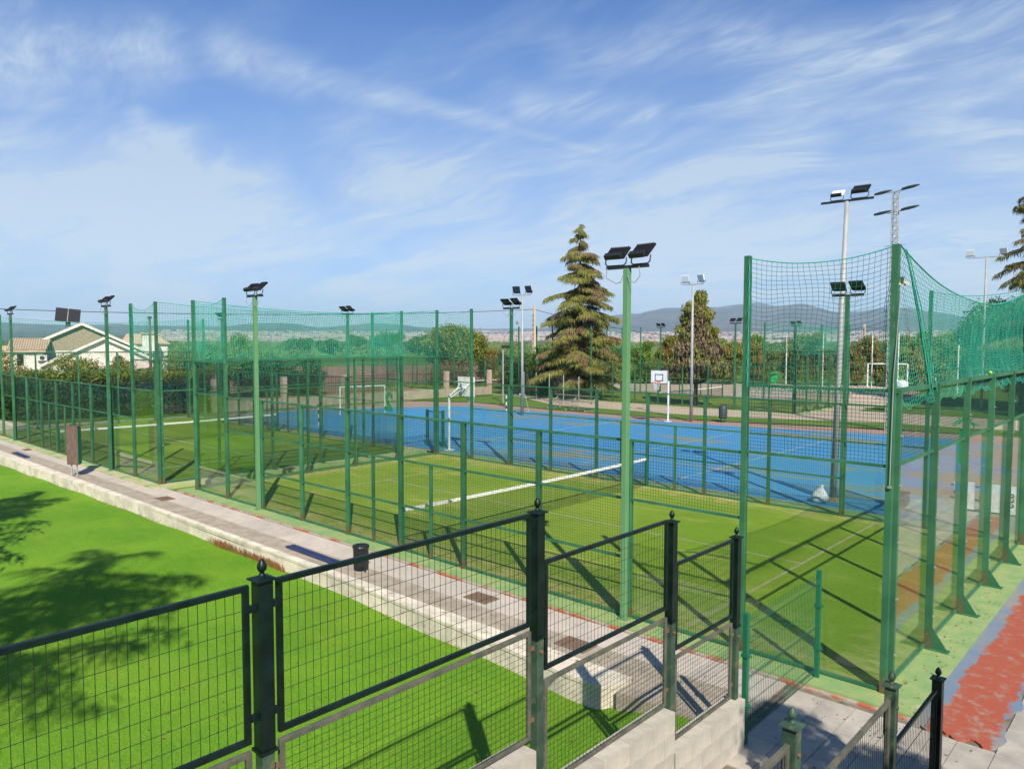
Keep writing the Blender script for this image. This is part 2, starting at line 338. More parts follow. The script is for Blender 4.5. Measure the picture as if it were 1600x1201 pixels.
# ------------------------------------------------------------------ mesh helpers
class MB:
    def __init__(s): s.v = []; s.f = []
    def add(s, vs, fs):
        o = len(s.v); s.v += [tuple(x) for x in vs]; s.f += [tuple(i+o for i in f) for f in fs]; return s
    def boxmm(s, a, b):
        x0, y0, z0 = a; x1, y1, z1 = b
        return s.add([(x0, y0, z0), (x1, y0, z0), (x1, y1, z0), (x0, y1, z0), (x0, y0, z1), (x1, y0, z1), (x1, y1, z1), (x0, y1, z1)],
                     [(0, 3, 2, 1), (4, 5, 6, 7), (0, 1, 5, 4), (1, 2, 6, 5), (2, 3, 7, 6), (3, 0, 4, 7)])
    def box(s, c, d):
        return s.boxmm([c[i]-d[i]/2 for i in range(3)], [c[i]+d[i]/2 for i in range(3)])
    def obox(s, M, d):
        vs = [M @ Vector((sx*d[0]/2, sy*d[1]/2, sz*d[2]/2)) for sz in (-1, 1) for (sx, sy) in ((-1, -1), (1, -1), (1, 1), (-1, 1))]
        return s.add(vs, [(0, 3, 2, 1), (4, 5, 6, 7), (0, 1, 5, 4), (1, 2, 6, 5), (2, 3, 7, 6), (3, 0, 4, 7)])
    def tube(s, p, q, r, n=8, r2=None, caps=True):
        p = Vector(p); q = Vector(q); r2 = r if r2 is None else r2
        d = (q-p).normalized(); a = d.orthogonal().normalized(); b = d.cross(a)
        vs = [p+(a*math.cos(2*PI*i/n)+b*math.sin(2*PI*i/n))*r for i in range(n)] + [q+(a*math.cos(2*PI*i/n)+b*math.sin(2*PI*i/n))*r2 for i in range(n)]
        fs = [(i, (i+1) % n, n+(i+1) % n, n+i) for i in range(n)]
        if caps: fs += [tuple(range(n))[::-1], tuple(range(n, 2*n))]
        return s.add(vs, fs)
    def path(s, pts, r, n=6):
        for i in range(len(pts)-1):
            s.tube(pts[i], pts[i+1], r if not callable(r) else r(i/(len(pts)-1)), n, r2=None if not callable(r) else r((i+1)/(len(pts)-1)))
        return s
    def lathe(s, prof, n=12, c=(0, 0, 0)):
        vs = [(c[0]+r*math.cos(2*PI*i/n), c[1]+r*math.sin(2*PI*i/n), c[2]+z) for (r, z) in prof for i in range(n)]
        fs = [(k*n+i, k*n+(i+1) % n, (k+1)*n+(i+1) % n, (k+1)*n+i) for k in range(len(prof)-1) for i in range(n)]
        fs += [tuple(range(n))[::-1], tuple(range((len(prof)-1)*n, len(prof)*n))]
        return s.add(vs, fs)
    def prism(s, poly, z0, z1):
        n = len(poly)
        vs = [(x, y, z0) for x, y in poly] + [(x, y, z1) for x, y in poly]
        return s.add(vs, [tuple(range(n))[::-1], tuple(range(n, 2*n))] + [(i, (i+1) % n, n+(i+1) % n, n+i) for i in range(n)])
    def quad(s, a, b, c, d): return s.add([a, b, c, d], [(0, 1, 2, 3)])
    def mesh(s, name, m=None, smooth=False):
        me = bpy.data.meshes.new(name); me.from_pydata(s.v, [], s.f); me.update()
        if m: me.materials.append(MATS[m])
        if smooth:
            me.polygons.foreach_set('use_smooth', [True]*len(me.polygons))
        return me
    def build(s, name, m, parent=None, smooth=False, loc=None, bevel=0):
        return obj(name, s.mesh(name, m, smooth), parent, loc, bevel)

def obj(name, me, parent=None, loc=None, bevel=0, rot=None, kind=None, label=None):
    o = bpy.data.objects.new(name, me); COL.objects.link(o)
    if parent is not None: o.parent = parent
    if loc is not None: o.location = loc
    if rot is not None: o.rotation_euler = rot
    if kind: o['kind'] = kind
    if label: o['label'] = label
    if bevel:
        b = o.modifiers.new('bevel', 'BEVEL'); b.width = bevel; b.segments = 2; b.limit_method = 'ANGLE'
    return o
def thing(name, label, cat, loc=(0, 0, 0), rz=0, group=None):
    o = bpy.data.objects.new(name, None); COL.objects.link(o); o.location = loc; o.rotation_euler = (0, 0, rz)
    o.empty_display_size = .3
    o['label'] = label; o['category'] = cat
    if group: o['group'] = group
    return o
def tag(o, label, cat, group=None):
    o['label'] = label; o['category'] = cat
    if group: o['group'] = group
    return o
def struct(o): o['kind'] = 'structure'; return o
def stuff(o): o['kind'] = 'stuff'; return o
def copy_tree(o, parent=None, skip=()):
    c_ = o.copy(); COL.objects.link(c_); c_.parent = parent
    for ch in list(o.children):
        if ch.name.split('.')[0] in skip or ch.get('skipme') in skip: continue
        copy_tree(ch, c_, skip)
    return c_
def np_mesh(name, V, F, m, smooth=False):
    """V (n,3), F (m,k) with constant k"""
    me = bpy.data.meshes.new(name); V = np.asarray(V, np.float32); F = np.asarray(F, np.int32); k = F.shape[1]
    me.vertices.add(len(V)); me.vertices.foreach_set('co', V.ravel())
    me.loops.add(F.size); me.loops.foreach_set('vertex_index', F.ravel())
    me.polygons.add(len(F)); me.polygons.foreach_set('loop_start', np.arange(0, F.size, k, dtype=np.int32))
    if smooth: me.polygons.foreach_set('use_smooth', np.ones(len(F), bool))
    me.update(calc_edges=True); me.validate()
    if m: me.materials.append(MATS[m])
    return me
def seg_mesh(name, P_, Q_, r, m, n=3):
    """thin prisms along many segments: wires, cords, twigs"""
    P_ = np.asarray(P_, float); Q_ = np.asarray(Q_, float); d = Q_-P_; L = np.linalg.norm(d, axis=1, keepdims=True); d = d/np.maximum(L, 1e-9)
    ref = np.where(np.abs(d[:, 2:3]) > .9, np.array([[1., 0, 0]]), np.array([[0, 0, 1.]]))
    a = np.cross(d, ref); a /= np.linalg.norm(a, axis=1, keepdims=True); b = np.cross(d, a)
    r = np.broadcast_to(np.asarray(r, float).reshape(-1, 1), (len(P_), 1))
    ring = [a*math.cos(2*PI*i/n)*r + b*math.sin(2*PI*i/n)*r for i in range(n)]
    V = np.stack([P_+x for x in ring]+[Q_+x for x in ring], 1).reshape(-1, 3)
    base = np.arange(len(P_))[:, None]*2*n
    F = np.concatenate([base + np.array([[i, (i+1) % n, n+(i+1) % n, n+i]]) for i in range(n)], 0)
    return np_mesh(name, V, F, m)
def wire_panel(name, wd, ht, sx_, sz_, r, m, axis='x'):
    """welded mesh in the plane of `axis` and z, from (0,0) to (wd,ht)"""
    nx = max(1, int(round(wd/sx_))); nz = max(1, int(round(ht/sz_)))
    us = np.linspace(0, wd, nx+1); zs = np.linspace(0, ht, nz+1)
    A = [(u, 0, 0) for u in us]+[(0, r*1.6, z) for z in zs]; B = [(u, 0, ht) for u in us]+[(wd, r*1.6, z) for z in zs]
    A = np.array(A); B = np.array(B)
    if axis == 'y': A = A[:, [1, 0, 2]]; B = B[:, [1, 0, 2]]
    return seg_mesh(name, A, B, r, m)
def leaf_cloud(name, blobs, n, size, m, seed=0, flat=0.0, droop=0.0, core=.35):
    """n leaf-sized faces spread through ellipsoid blobs (cx,cy,cz,rx,ry,rz)"""
    g = np.random.RandomState(seed); B = np.array(blobs, float)
    wgt = (B[:, 3]*B[:, 4]*B[:, 5])**(2/3.); idx = g.choice(len(B), n, p=wgt/wgt.sum())
    u = g.normal(size=(n, 3)); u /= np.linalg.norm(u, axis=1, keepdims=True)
    rr = (core + (1-core)*g.rand(n, 1)**.6) * (1 + .13*g.normal(size=(n, 1)))
    C = B[idx, :3] + u*rr*B[idx, 3:6]
    t1 = g.normal(size=(n, 3)); t1 /= np.linalg.norm(t1, axis=1, keepdims=True)
    nrm = g.normal(size=(n, 3)) + u*.9 + np.array([0, 0, flat]); t2 = np.cross(nrm, t1); t2 /= np.linalg.norm(t2, axis=1, keepdims=True)
    t1[:, 2] -= droop; t1[:, :2] *= (1-.5*min(1, droop)); s = size*(.6+.8*g.rand(n, 1))
    V = np.stack([C-t1*s*.5, C+t2*s*.28, C+t1*s*.5, C-t2*s*.28], 1).reshape(-1, 3)
    F = np.arange(4*n).reshape(-1, 4)
    return np_mesh(name, V, F, m)

# ------------------------------------------------------------------ the ground
def sheet(name, poly, z, m, thick=None):
    mb = MB()
    if thick: mb.prism(poly, z-thick, z)
    else: mb.add([(x, y, z) for x, y in poly], [tuple(range(len(poly)))])
    return struct(mb.build(name, m))
def rect(x0, x1, y0, y1): return [(x0, y0), (x1, y0), (x1, y1), (x0, y1)]

# land: half plane from the path outwards, rising to the foot of the hills
xs = np.concatenate([-np.geomspace(2400, 60, 26), np.linspace(-50, 50, 11), np.geomspace(60, 2400, 26)])
ys = np.concatenate([[-2.0], np.linspace(5, 60, 8), np.geomspace(75, 2400, 30)])
Vg = [(x, y, -0.12) for y in ys for x in xs]
nxg = len(xs); Fg = [(j*nxg+i, j*nxg+i+1, (j+1)*nxg+i+1, (j+1)*nxg+i) for j in range(len(ys)-1) for i in range(nxg-1)]
struct(obj('ground', np_mesh('ground', Vg, Fg, 'field_grass')))

sheet('grass_verge', rect(-75, -42.6, -2.0, 38), -0.05, 'field_grass')
sheet('gravel_path', [(-75, -1.9), (-41.9, -1.9), (-41.9, 10.6), (-43.1, 10.6), (-44.3, 2), (-75, 1.5)], -0.035, 'tan_path')
sheet('ploughed_field', [(-48, 8), (-118, 28), (-112, 78), (-98, 92), (-64, 70), (-47, 40)], -0.03, 'ploughed')
sheet('red_apron', [(-42.5, 10.4), (-42.5, 27), (-38, 29.6), (-29, 28.9), (-20, 29.4), (-15, 30.6), (-9, 32.3), (-2, 33.2), (8, 33.5), (8, 10.95), (-42.5, 10.4)][:-1], -0.05, 'red_ground')
sheet('blue_court', [(-40.6, 10.9), (-41.5, 17), (-37, 26), (-35, 27.2), (-24, 27.3), (-19.6, 27.5), (-14, 28.4), (-8.6, 29.9), (-1, 31), (1.2, 31), (1.2, 10.93)], -0.035, 'blue_paint')
sheet('grass_strip', [(-42, 28.2), (-38, 29.7), (-29, 29), (-20, 29.6), (-15, 30.9), (-9, 32.6), (8, 34), (8, 36.5), (-10.6, 35.6), (-16.3, 33.4), (-22, 32), (-32, 32), (-42, 38)], -0.03, 'field_grass')
sheet('tan_footpath', [(-42, 38), (-32, 32), (-22, 32), (-16.3, 33.4), (-10.6, 35.6), (8, 36.5), (8, 60), (-44, 60), (-60, 70)], -0.045, 'tan_path')
sheet('football_pitch', [(-14, 42.5), (-15, 70), (-30, 110), (40, 110), (40, 42.5)], -0.025, 'field_grass')
sheet('gravel_yard', [(-42, 47.5), (-42, 66), (-24, 75), (-16, 66), (-15.2, 47.5)], -0.03, 'tan_path')

# court lines on the blue court
mb = MB()
for (x0, x1, y0, y1) in [(-38, -6, 12.0, 12.06), (-36, -8, 26.2, 26.26), (-22.03, -21.97, 12, 26.2), (-33, -10, 18.97, 19.03), (-10.03, -9.97, 12, 26.2)]:
    mb.boxmm((x0, y0, -0.034), (x1, y1, -0.031))
struct(mb.build('blue_court_lines', 'line_paint'))
mb = MB()
for (x0, x1, y0, y1) in [(-30, -3, 15.0, 15.05), (-14.5, -14.45, 12.5, 25), (-3.05, -3, 12, 25)]:
    mb.boxmm((x0, y0, -0.0335), (x1, y1, -0.0300))
struct(mb.build('yellow_court_lines', 'line_yellow'))

# the four padel court floors: painted kerb slab, turf carpet, service lines
def court_floor(x, y, kerb, turf, line, i):
    k = sheet('court_kerb', rect(x-20.42, x+.5, y-.42, y+10.9), -0.004, kerb, .3)
    sheet('court_turf', rect(x-19.97, x-.03, y+.03, y+9.97), 0.006, turf)
    mb = MB()
    for (a, b, c_, d) in [(x-16.98, x-16.93, y+.05, y+9.95), (x-3.08, x-3.03, y+.05, y+9.95), (x-16.93, x-3.08, y+4.975, y+5.025)]:
        mb.boxmm((a, c_, .0065), (b, d, .012))
    struct(mb.build('service_lines', line))
court_floor(0, 0, 'curb_green', 'court_turf', 'line_sand', 0)
court_floor(-21.72, -.43, 'curb_tan', 'court_turf_darker', 'line_paint', 1)
court_floor(-16.3, 37.1, 'curb_tan', 'court_turf_darker', 'line_paint', 2)
court_floor(-38.0, 37.1, 'curb_tan', 'court_turf_darker', 'line_paint', 3)
mb = MB(); mb.boxmm((-20.45, -.49, -.3), (.45, -.422, -.036)); struct(mb.build('painted_edge_line', 'red_line'))
# brown sand drifts of the far service line are part of the line itself

# walkway: slabs cast in bays along the courts
way = struct(MB().boxmm((-60, -1.9, -.35), (-1.05, -.5, -.062)).build('walkway', 'joint'))
slab_a = MB().boxmm((0, 0, -.05), (1.985, .72, 0)).mesh('concrete_slab', 'concrete')
slab_c = MB().boxmm((0, 0, -.05), (1.985, .98, 0)).mesh('concrete_slab', 'concrete')
for i in range(30):
    x0 = -1.07-2.0*(i+1)
    obj('concrete_slab', slab_a, way, (x0, -1.245, -.044 + rnd.uniform(-.003, .003)))
# rough older strip beside the wall
mb = MB(); mb.boxmm((-60, -1.86, -.3), (-1.07, -1.25, -.046)); struct(mb.build('rough_concrete_strip', 'old_concrete'))

# retaining wall of the lawn: pale, stained, rounded end
outer = [(-60, -2.55), (-40, -2.36), (-30, -2.25), (-18.2, -2.0), (-14, -1.98), (-10.2, -2.02), (-7.2, -2.16), (-4.6, -2.3), (-3.4, -2.38), (-2.9, -2.37), (-2.72, -2.2), (-2.68, -1.9)]
wall = thing('retaining_wall', 'long low whitewashed wall with dark stains between green lawn and concrete path', 'wall', (0, 0, 0))
mb = MB(); inner = [(x, -1.85) for x, _ in outer]
n = len(outer)
for i in range(n-1):
    a, b, c_, d = outer[i], outer[i+1], inner[i+1], inner[i]
    if abs(c_[0]-d[0]) < 1e-6 and abs(a[1]-b[1]) < 1e-6: continue
    mb.add([(a[0], a[1], -.6), (b[0], b[1], -.6), (c_[0], c_[1], -.6), (d[0], d[1], -.6), (a[0], a[1], -.02), (b[0], b[1], -.02), (c_[0], c_[1], -.02), (d[0], d[1], -.02)],
           [(4, 5, 6, 7), (0, 1, 5, 4), (2, 3, 7, 6)])
mb.build('wall_body', 'wall_paint', wall)
mb = MB()
for i in range(3, n-2):      # worn coping edge, slightly proud
    a, b = outer[i], outer[i+1]
    mb.add([(a[0], a[1]-.012, -.07), (b[0], b[1]-.012, -.07), (b[0], b[1]+.09, -.012), (a[0], a[1]+.09, -.012), (a[0], a[1]-.012, -.016), (b[0], b[1]-.012, -.016)],
           [(0, 1, 5, 4), (4, 5, 2, 3)])
mb.build('coping', 'wall_paint', wall)
# a lower shelf of the wall near its end
MB().prism([(-2.66, -2.3), (-1.06, -2.22), (-1.06, -1.87), (-2.66, -1.87)], -.5, -.048).build('end_slab', 'old_concrete', wall)

# sunken artificial lawn
gx = np.linspace(-90, -.98, 220); gy = np.concatenate([np.linspace(-60, -12, 14), np.linspace(-11.6, -1.8, 60)])
def lawn_z(x, y):
    z = -.35 + .035*math.sin(x*.5+1)*math.cos(y*.6) + .02*math.sin(x*1.7+y*1.1)
    if x > -2.9: z += .27*min(1, (x+2.9)/1.2)*max(0, min(1, (y+4.2)/1.6))
    return z
Vl = [(x, y, lawn_z(x, y)) for y in gy for x in gx]; nl = len(gx)
Fl = [(j*nl+i, j*nl+i+1, (j+1)*nl+i+1, (j+1)*nl+i) for j in range(len(gy)-1) for i in range(nl-1)]
struct(obj('lawn', np_mesh('lawn', Vl, Fl, 'lawn_turf', True)))
# the short pile of the lawn, close to the camera
g = np.random.RandomState(3); N = 150000
bx = -1.0-13.5*g.rand(N)**1.15; by = -9.2+7.1*g.rand(N)
bz = np.array([lawn_z(a, b) for a, b in zip(bx, by)])
lim = np.interp(bx, [p[0] for p in outer[:10]], [p[1] for p in outer[:10]]); keep = (by < np.where(bx < -2.9, lim-.01, -2.4))
bx, by, bz = bx[keep], by[keep], bz[keep]; N = len(bx)
an = g.rand(N)*2*PI; ln = .018+.016*g.rand(N); wd = .0022
dx, dy = np.cos(an)*wd, np.sin(an)*wd; tx, ty = g.normal(size=N)*.009, g.normal(size=N)*.009
V = np.stack([np.stack([bx-dx, by-dy, bz], 1), np.stack([bx+dx, by+dy, bz], 1), np.stack([bx+tx, by+ty, bz+ln], 1)], 1).reshape(-1, 3)
mat('blade', (0.11, 0.27, 0.012), .6, (0.19, 0.35, 0.02), .8, space='World', translucent=.3)
tag(stuff(obj('lawn_blades', np_mesh('lawn_blades', V, np.arange(3*N).reshape(-1, 3), 'blade'))), 'short bright green blades of the lawn nearest the black fence', 'grass')
# dry weeds at the foot of the wall
P0, P1 = [], []
for k in range(1300):
    x = rnd.choice([rnd.gauss(-14.2, .35), rnd.gauss(-13.0, .4), rnd.gauss(-11.9, .25), rnd.gauss(-12.3, .3), rnd.uniform(-30, -4)]); y = float(np.interp(x, [p[0] for p in outer[:10]], [p[1] for p in outer[:10]]))-rnd.uniform(.01, .09)
    h = rnd.uniform(.03, .17) if x > -15 and x < -11.4 else rnd.uniform(.02, .05)
    P0.append((x, y, -.34)); P1.append((x+rnd.gauss(0, .04), y+rnd.gauss(0, .03), -.34+h))
tag(stuff(obj('dry_weeds', seg_mesh('dry_weeds', P0, P1, .0035, 'dry_grass'))), 'rusty brown dry weeds growing along the foot of the white wall', 'weeds')

g = np.random.RandomState(12); V = []
for (n_, x0, x1, y0, y1, z) in ((420, -16, -1.1, -9.5, -2.5, None), (110, -20, -.9, -1.9, -.4, -.035), (120, -.7, 1.9, -2.2, 6, .002), (160, -19.5, -.2, .1, 9.9, .012), (60, -1, 3, -2.8, -.7, -.036)):
    for k in range(n_):
        x, y = g.uniform(x0, x1), g.uniform(y0, y1)
        if z is None: zz_ = lawn_z(x, y)+.028
        else: zz_ = z+.004
        if z == .002 and not (.12 < x < .48 or x < -.1): x = g.uniform(.1, .48)
        a = g.rand()*6.3; l = g.uniform(.012, .03); c_, s_ = math.cos(a)*l, math.sin(a)*l; h = g.uniform(0, .012)
        V += [(x-c_, y-s_, zz_), (x+s_*.5, y-c_*.5, zz_+h), (x+c_, y+s_, zz_+.003), (x-s_*.5, y+c_*.5, zz_+h*.3)]
mat('fallen_leaf', (0.30, 0.17, 0.06), .8, (0.16, 0.10, 0.04), 3, space='World')
tag(stuff(obj('fallen_leaves', np_mesh('fallen_leaves', V, np.arange(len(V)).reshape(-1, 4), 'fallen_leaf'))), 'small brown fallen leaves scattered on lawn, path and nearest court', 'leaves')

# paving by the gate: slabs 0.38 x 0.76
pav = struct(MB().boxmm((-1.045, -2.44, -.4), (9, 60, -.062)).boxmm((-.769, -5, -.4), (9, -2.441, -.062)).build('pavement', 'joint'))
ps = MB().boxmm((.004, .004, -.04), (.376, .756, 0)).mesh('paving_slab', 'slab')
def slab(i, j): obj('paving_slab', ps, pav, (.24+.38*i, -.62+.76*j, -.044+rnd.uniform(-.0025, .0025)))
for i in range(-3, 9):
    for j in range(-4, 0):
        if j == -4 and i < -2: continue
        slab(i, j)
for i in range(3, 13):
    for j in range(0, 20): slab(i, j)
gj = random.Random(4)
edge = [(.502+.876*k/22, -.56+.10*math.sin(k*.9)*.4+gj.uniform(-.05, .05)) for k in range(23)]
side = [(1.36+gj.uniform(-.022, .03)+.05*math.sin(k*.7), -.5+k*.12) for k in range(1, 112)]
struct(MB().prism(edge+side+[(.502, 12.9)], -.3, -.034).build('red_and_blue_strip', 'strip_paint'))

# drain covers
for k, (x, y, lb) in enumerate([(-33.9, -.93, 'small rusty drain cover in the path, farthest left in view'), (-19.5, -1.2, 'brown drain cover in the path near the gap between the courts'),
                            (-6.55, -.95, 'brown square drain cover in path beside the red line, seen through the black fence'), (-4.0, -1.45, 'dark brown drain cover in path seen through the second fence bay')]):
    t = thing('drain_cover', lb, 'drain cover', (x, y, -.03))
    MB().boxmm((-.28, -.19, -.02), (.28, .19, .004)).build('frame', 'drain', t)
    m_ = MB()
    for q in range(7): m_.boxmm((-.24+q*.072, -.15, .003), (-.20+q*.072, .15, .009))
    stuff(m_.build('grille', 'rust', t))
for (x, y, lb) in [(-32.3, -1.62, 'dark navy strip standing in for a bench shadow on the path by the far left edge'), (-11.2, -1.5, 'dark navy strip standing in for a bench shadow on the path near the black litter bin')]:  # flat navy strips modelled where a bench's shadow falls on the path
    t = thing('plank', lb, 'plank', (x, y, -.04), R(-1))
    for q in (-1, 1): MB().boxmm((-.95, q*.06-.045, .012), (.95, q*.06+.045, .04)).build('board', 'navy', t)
    for q in (-.75, 0, .75): MB().boxmm((q-.03, -.1, 0), (q+.03, .1, .012)).build('shadow_crosspiece', 'navy', t)

# ------------------------------------------------------------------ padel court cages
POST_W = .075
post3 = MB().boxmm((-.035, -.05, 0), (.035, .05, 3)).mesh('post', 'post_worn')
post_tall = MB().boxmm((-.04, -.045, 0), (.04, .045, 5.86)).mesh('post', 'post_worn')
post4 = MB().boxmm((-.05, -.032, 0), (.05, .032, 4)).mesh('end_post', 'post_worn')
doorpost = MB().boxmm((-.03, -.03, 0), (.03, .03, 2)).mesh('door_post', 'post_worn')
foot = MB().add([(0, -.006, 0), (.21, -.006, 0), (.21, -.006, .02), (0, -.006, .34), (0, .006, 0), (.21, .006, 0), (.21, .006, .02), (0, .006, .34)],
                [(0, 1, 2, 3), (7, 6, 5, 4), (0, 4, 5, 1), (1, 5, 6, 2), (2, 6, 7, 3)]).boxmm((-.07, -.07, 0), (.24, .07, .012)).mesh('foot_gusset', 'post_green')
railx = MB().boxmm((.041, -.02, -.02), (1.959, .02, .02)).mesh('rail', 'post_green')
raily = MB().boxmm((-.02, .035, -.02), (.02, 1.965, .02)).mesh('rail', 'post_green')
raily_top = MB().boxmm((-.035, .035, -.03), (.035, 1.965, .03)).mesh('top_rail', 'post_green')
mx3 = wire_panel('wire_mesh', 1.91, 2.97, .05, .05, .0027, 'wire_green')
mx2 = wire_panel('wire_mesh', 1.91, 1.95, .05, .05, .0027, 'wire_green')
mx1 = wire_panel('wire_mesh', 1.91, .96, .05, .05, .0027, 'wire_green')
my1 = wire_panel('wire_mesh', 1.92, .96, .05, .05, .0027, 'wire_green', 'y')
gx3 = MB().boxmm((.045, -.005, .04), (1.955, .005, 2.97)).mesh('glass_panel', 'glass')
gx2 = MB().boxmm((.045, -.005, .04), (1.955, .005, 1.97)).mesh('glass_panel', 'glass')
gy3 = MB().boxmm((-.005, .04, .04), (.005, 1.96, 2.97)).mesh('glass_panel', 'glass')
clip = MB().box((0, 0, 0), (.05, .03, .018)).tube((0, -.03, 0), (0, .03, 0), .012, 6).mesh('glass_clip', 'bolt')

def build_cage():
    t = thing('padel_court_cage', 'nearest padel court cage with glass end walls, directly beyond the black fence', 'padel court', (0, 0, 0))
    for row, y in enumerate((0, 10)):
        for L in range(0, 21, 2):
            me = post_tall if L in (0, 2, 18, 20) else post3
            obj('post', me, t, (-L, y, 0))
        for b in range(10):
            x = -2*(b+1)
            if b in (0, 9): rails = (.03, 3, 3.98)
            elif b in (1, 8): rails = (.03, 2, 2.98)
            else: rails = (.03, 2, 2.98)
            for z in rails: obj('rail', railx, t, (x, y, z))
            if 2 <= b <= 7: o = obj('middle_rail', railx, t, (x, y, 1.0))
            if b in (0, 9): obj('glass_panel', gx3, t, (x, y+.012, 0)); obj('wire_mesh', mx1, t, (x+.045, y, 3.01))
            elif b in (1, 8): obj('glass_panel', gx2, t, (x, y+.012, 0)); obj('wire_mesh', mx1, t, (x+.045, y, 2.01))
            else: obj('wire_mesh', mx3, t, (x+.045, y, .02))
        for x in (-9.0, -11.0): obj('door_post', doorpost, t, (x, y, 0))
    for x, sg in ((.0, 1), (-20, -1)):
        for k in range(6):
            y = 2*k; yy = y + (.095 if k == 0 else (-.095 if k == 5 else 0))
            o = obj('end_post', post4, t, (x+.045*sg, yy, 0))
            if 0 < k < 5:
                f_ = obj('foot_gusset', foot, t, (x+(.09)*sg, y, 0)); f_.rotation_euler = (0, 0, 0 if sg > 0 else PI)
            for z in (.5, 1.25, 2.0, 2.75, 3.4): 
                if k < 5: obj('glass_clip', clip, t, (x-.0*sg+.095*sg, yy, z))
        for k in range(5):
            obj('rail', raily, t, (x, 2*k, .05)); obj('rail', raily, t, (x+.03*sg, 2*k, 3.0)); obj('top_rail', raily_top, t, (x+.03*sg, 2*k, 3.98))
            obj('glass_panel', gy3, t, (x, 2*k, 0)); obj('wire_mesh', my1, t, (x, 2*k+.04, 3.01))
    return t
cage1 = build_cage()
cage2 = copy_tree(cage1, None, ('middle_rail',)); cage2.location = (-21.72, -.43, 0)
cage2['label'] = 'padel court cage at the left, in front of the hedge'
cage3 = copy_tree(cage1, None, ('middle_rail',)); cage3.location = (-16.3, 37.1, 0)
cage3['label'] = 'far padel court cage behind the basketball hoop and litter bin'
cage4 = copy_tree(cage1, None, ('middle_rail',)); cage4.location = (-38.0, 37.1, 0)
cage4['label'] = 'far padel court cage mostly hidden behind the big cedar'
for o in (cage1, cage2, cage3, cage4): o['group'] = 'padel court cages'

# padel nets
def padel_net(loc, lb):
    t = thing('padel_net', lb, 'net', loc, 0, 'padel court nets')
    for y in (.04, 9.96): MB().boxmm((-.04, y-.03, .006), (.04, y+.03, .94)).build('net_post', 'wire_bright', t)
    A, B = [], []
    ys_ = np.linspace(.08, 9.92, 190); zt = lambda y: .90-.035*math.sin(PI*y/10)
    for y in ys_: A.append((0, y, .02)); B.append((0, y, zt(y)))
    for z in np.arange(.03, .88, .05):
        for k in range(8):
            a, b = .08+k*1.23, .08+(k+1)*1.23; A.append((0, a, z)); B.append((0, b, z))
    obj('net_mesh', seg_mesh('net_mesh', A, B, .003, 'black_paint'), t)
    m_ = MB()
    for k in range(12):
        a, b = .08+k*.82, .08+(k+1)*.82
        m_.add([(-.008, a, zt(a)-.06), (-.008, b, zt(b)-.06), (-.008, b, zt(b)+.015), (-.008, a, zt(a)+.015), (.008, a, zt(a)-.06), (.008, b, zt(b)-.06), (.008, b, zt(b)+.015), (.008, a, zt(a)+.015)],
               [(3, 2, 1, 0), (4, 5, 6, 7), (3, 7, 6, 2), (0, 1, 5, 4)])
    m_.build('tape', 'tape', t)
    return t
net1 = padel_net((-10, 0, 0), 'padel net with white tape across the nearest court')
for loc, lb in (((-31.72, -.43, 0), 'padel net with white tape across the left court'), ((-26.3, 37.1, 0), 'distant padel net with white tape behind the basketball hoop'),
                ((-48, 37.1, 0), 'distant padel net hidden behind the big cedar')):
    c_ = copy_tree(net1); c_.location = loc; c_['label'] = lb

# numbers stuck on the glass (read from the far side)
def text_mesh(body, size, m, ext=.003, name='text'):
    cu = bpy.data.curves.new(name, 'FONT'); cu.body = body; cu.size = size; cu.extrude = ext; cu.align_x = 'CENTER'; cu.offset = size*(.05 if name == 'digit' else .02)
    o = bpy.data.objects.new(name, cu); COL.objects.link(o)
    dg = bpy.context.evaluated_depsgraph_get(); dg.update()
    me = bpy.data.meshes.new_from_object(o.evaluated_get(dg)); bpy.data.objects.remove(o)
    me.materials.clear(); me.materials.append(MATS[m]); return me
def sticker(x, y, z, digit, lb, mirror=True, s=1.0):
    t = thing('court_number', lb, 'number sign', (x, y, z))
    sg = -1 if mirror else 1
    o = obj('digit', text_mesh(digit, 1.05*s, 'sticker', name='digit'), t, (0, 0, 0), rot=(PI/2, 0, 0)); o.scale = (sg, 1, 1)
    word = 'ATARFE'
    for i, ch in enumerate(word):
        a = (i-2.5)*.24
        o = obj('letter', text_mesh(ch, .19*s, 'sticker', name='letter'), t, (sg*.42*s*math.sin(a), 0, (.50+.42*math.cos(a))*s), rot=(PI/2, -a*sg if not mirror else a*-1*sg, 0))
        o.scale = (sg, 1, 1)
    return t
sticker(-1.19, 9.985, 1.76, '1', 'green number 1 seen from behind on the glass of the nearest court')
sticker(-22.6, 9.545, 1.68, '2', 'green number 2 seen from behind on the glass of the left court')
sticker(-17.6, 37.09, 1.62, '3', 'green court number on the glass of the far court, under the high net', mirror=True)

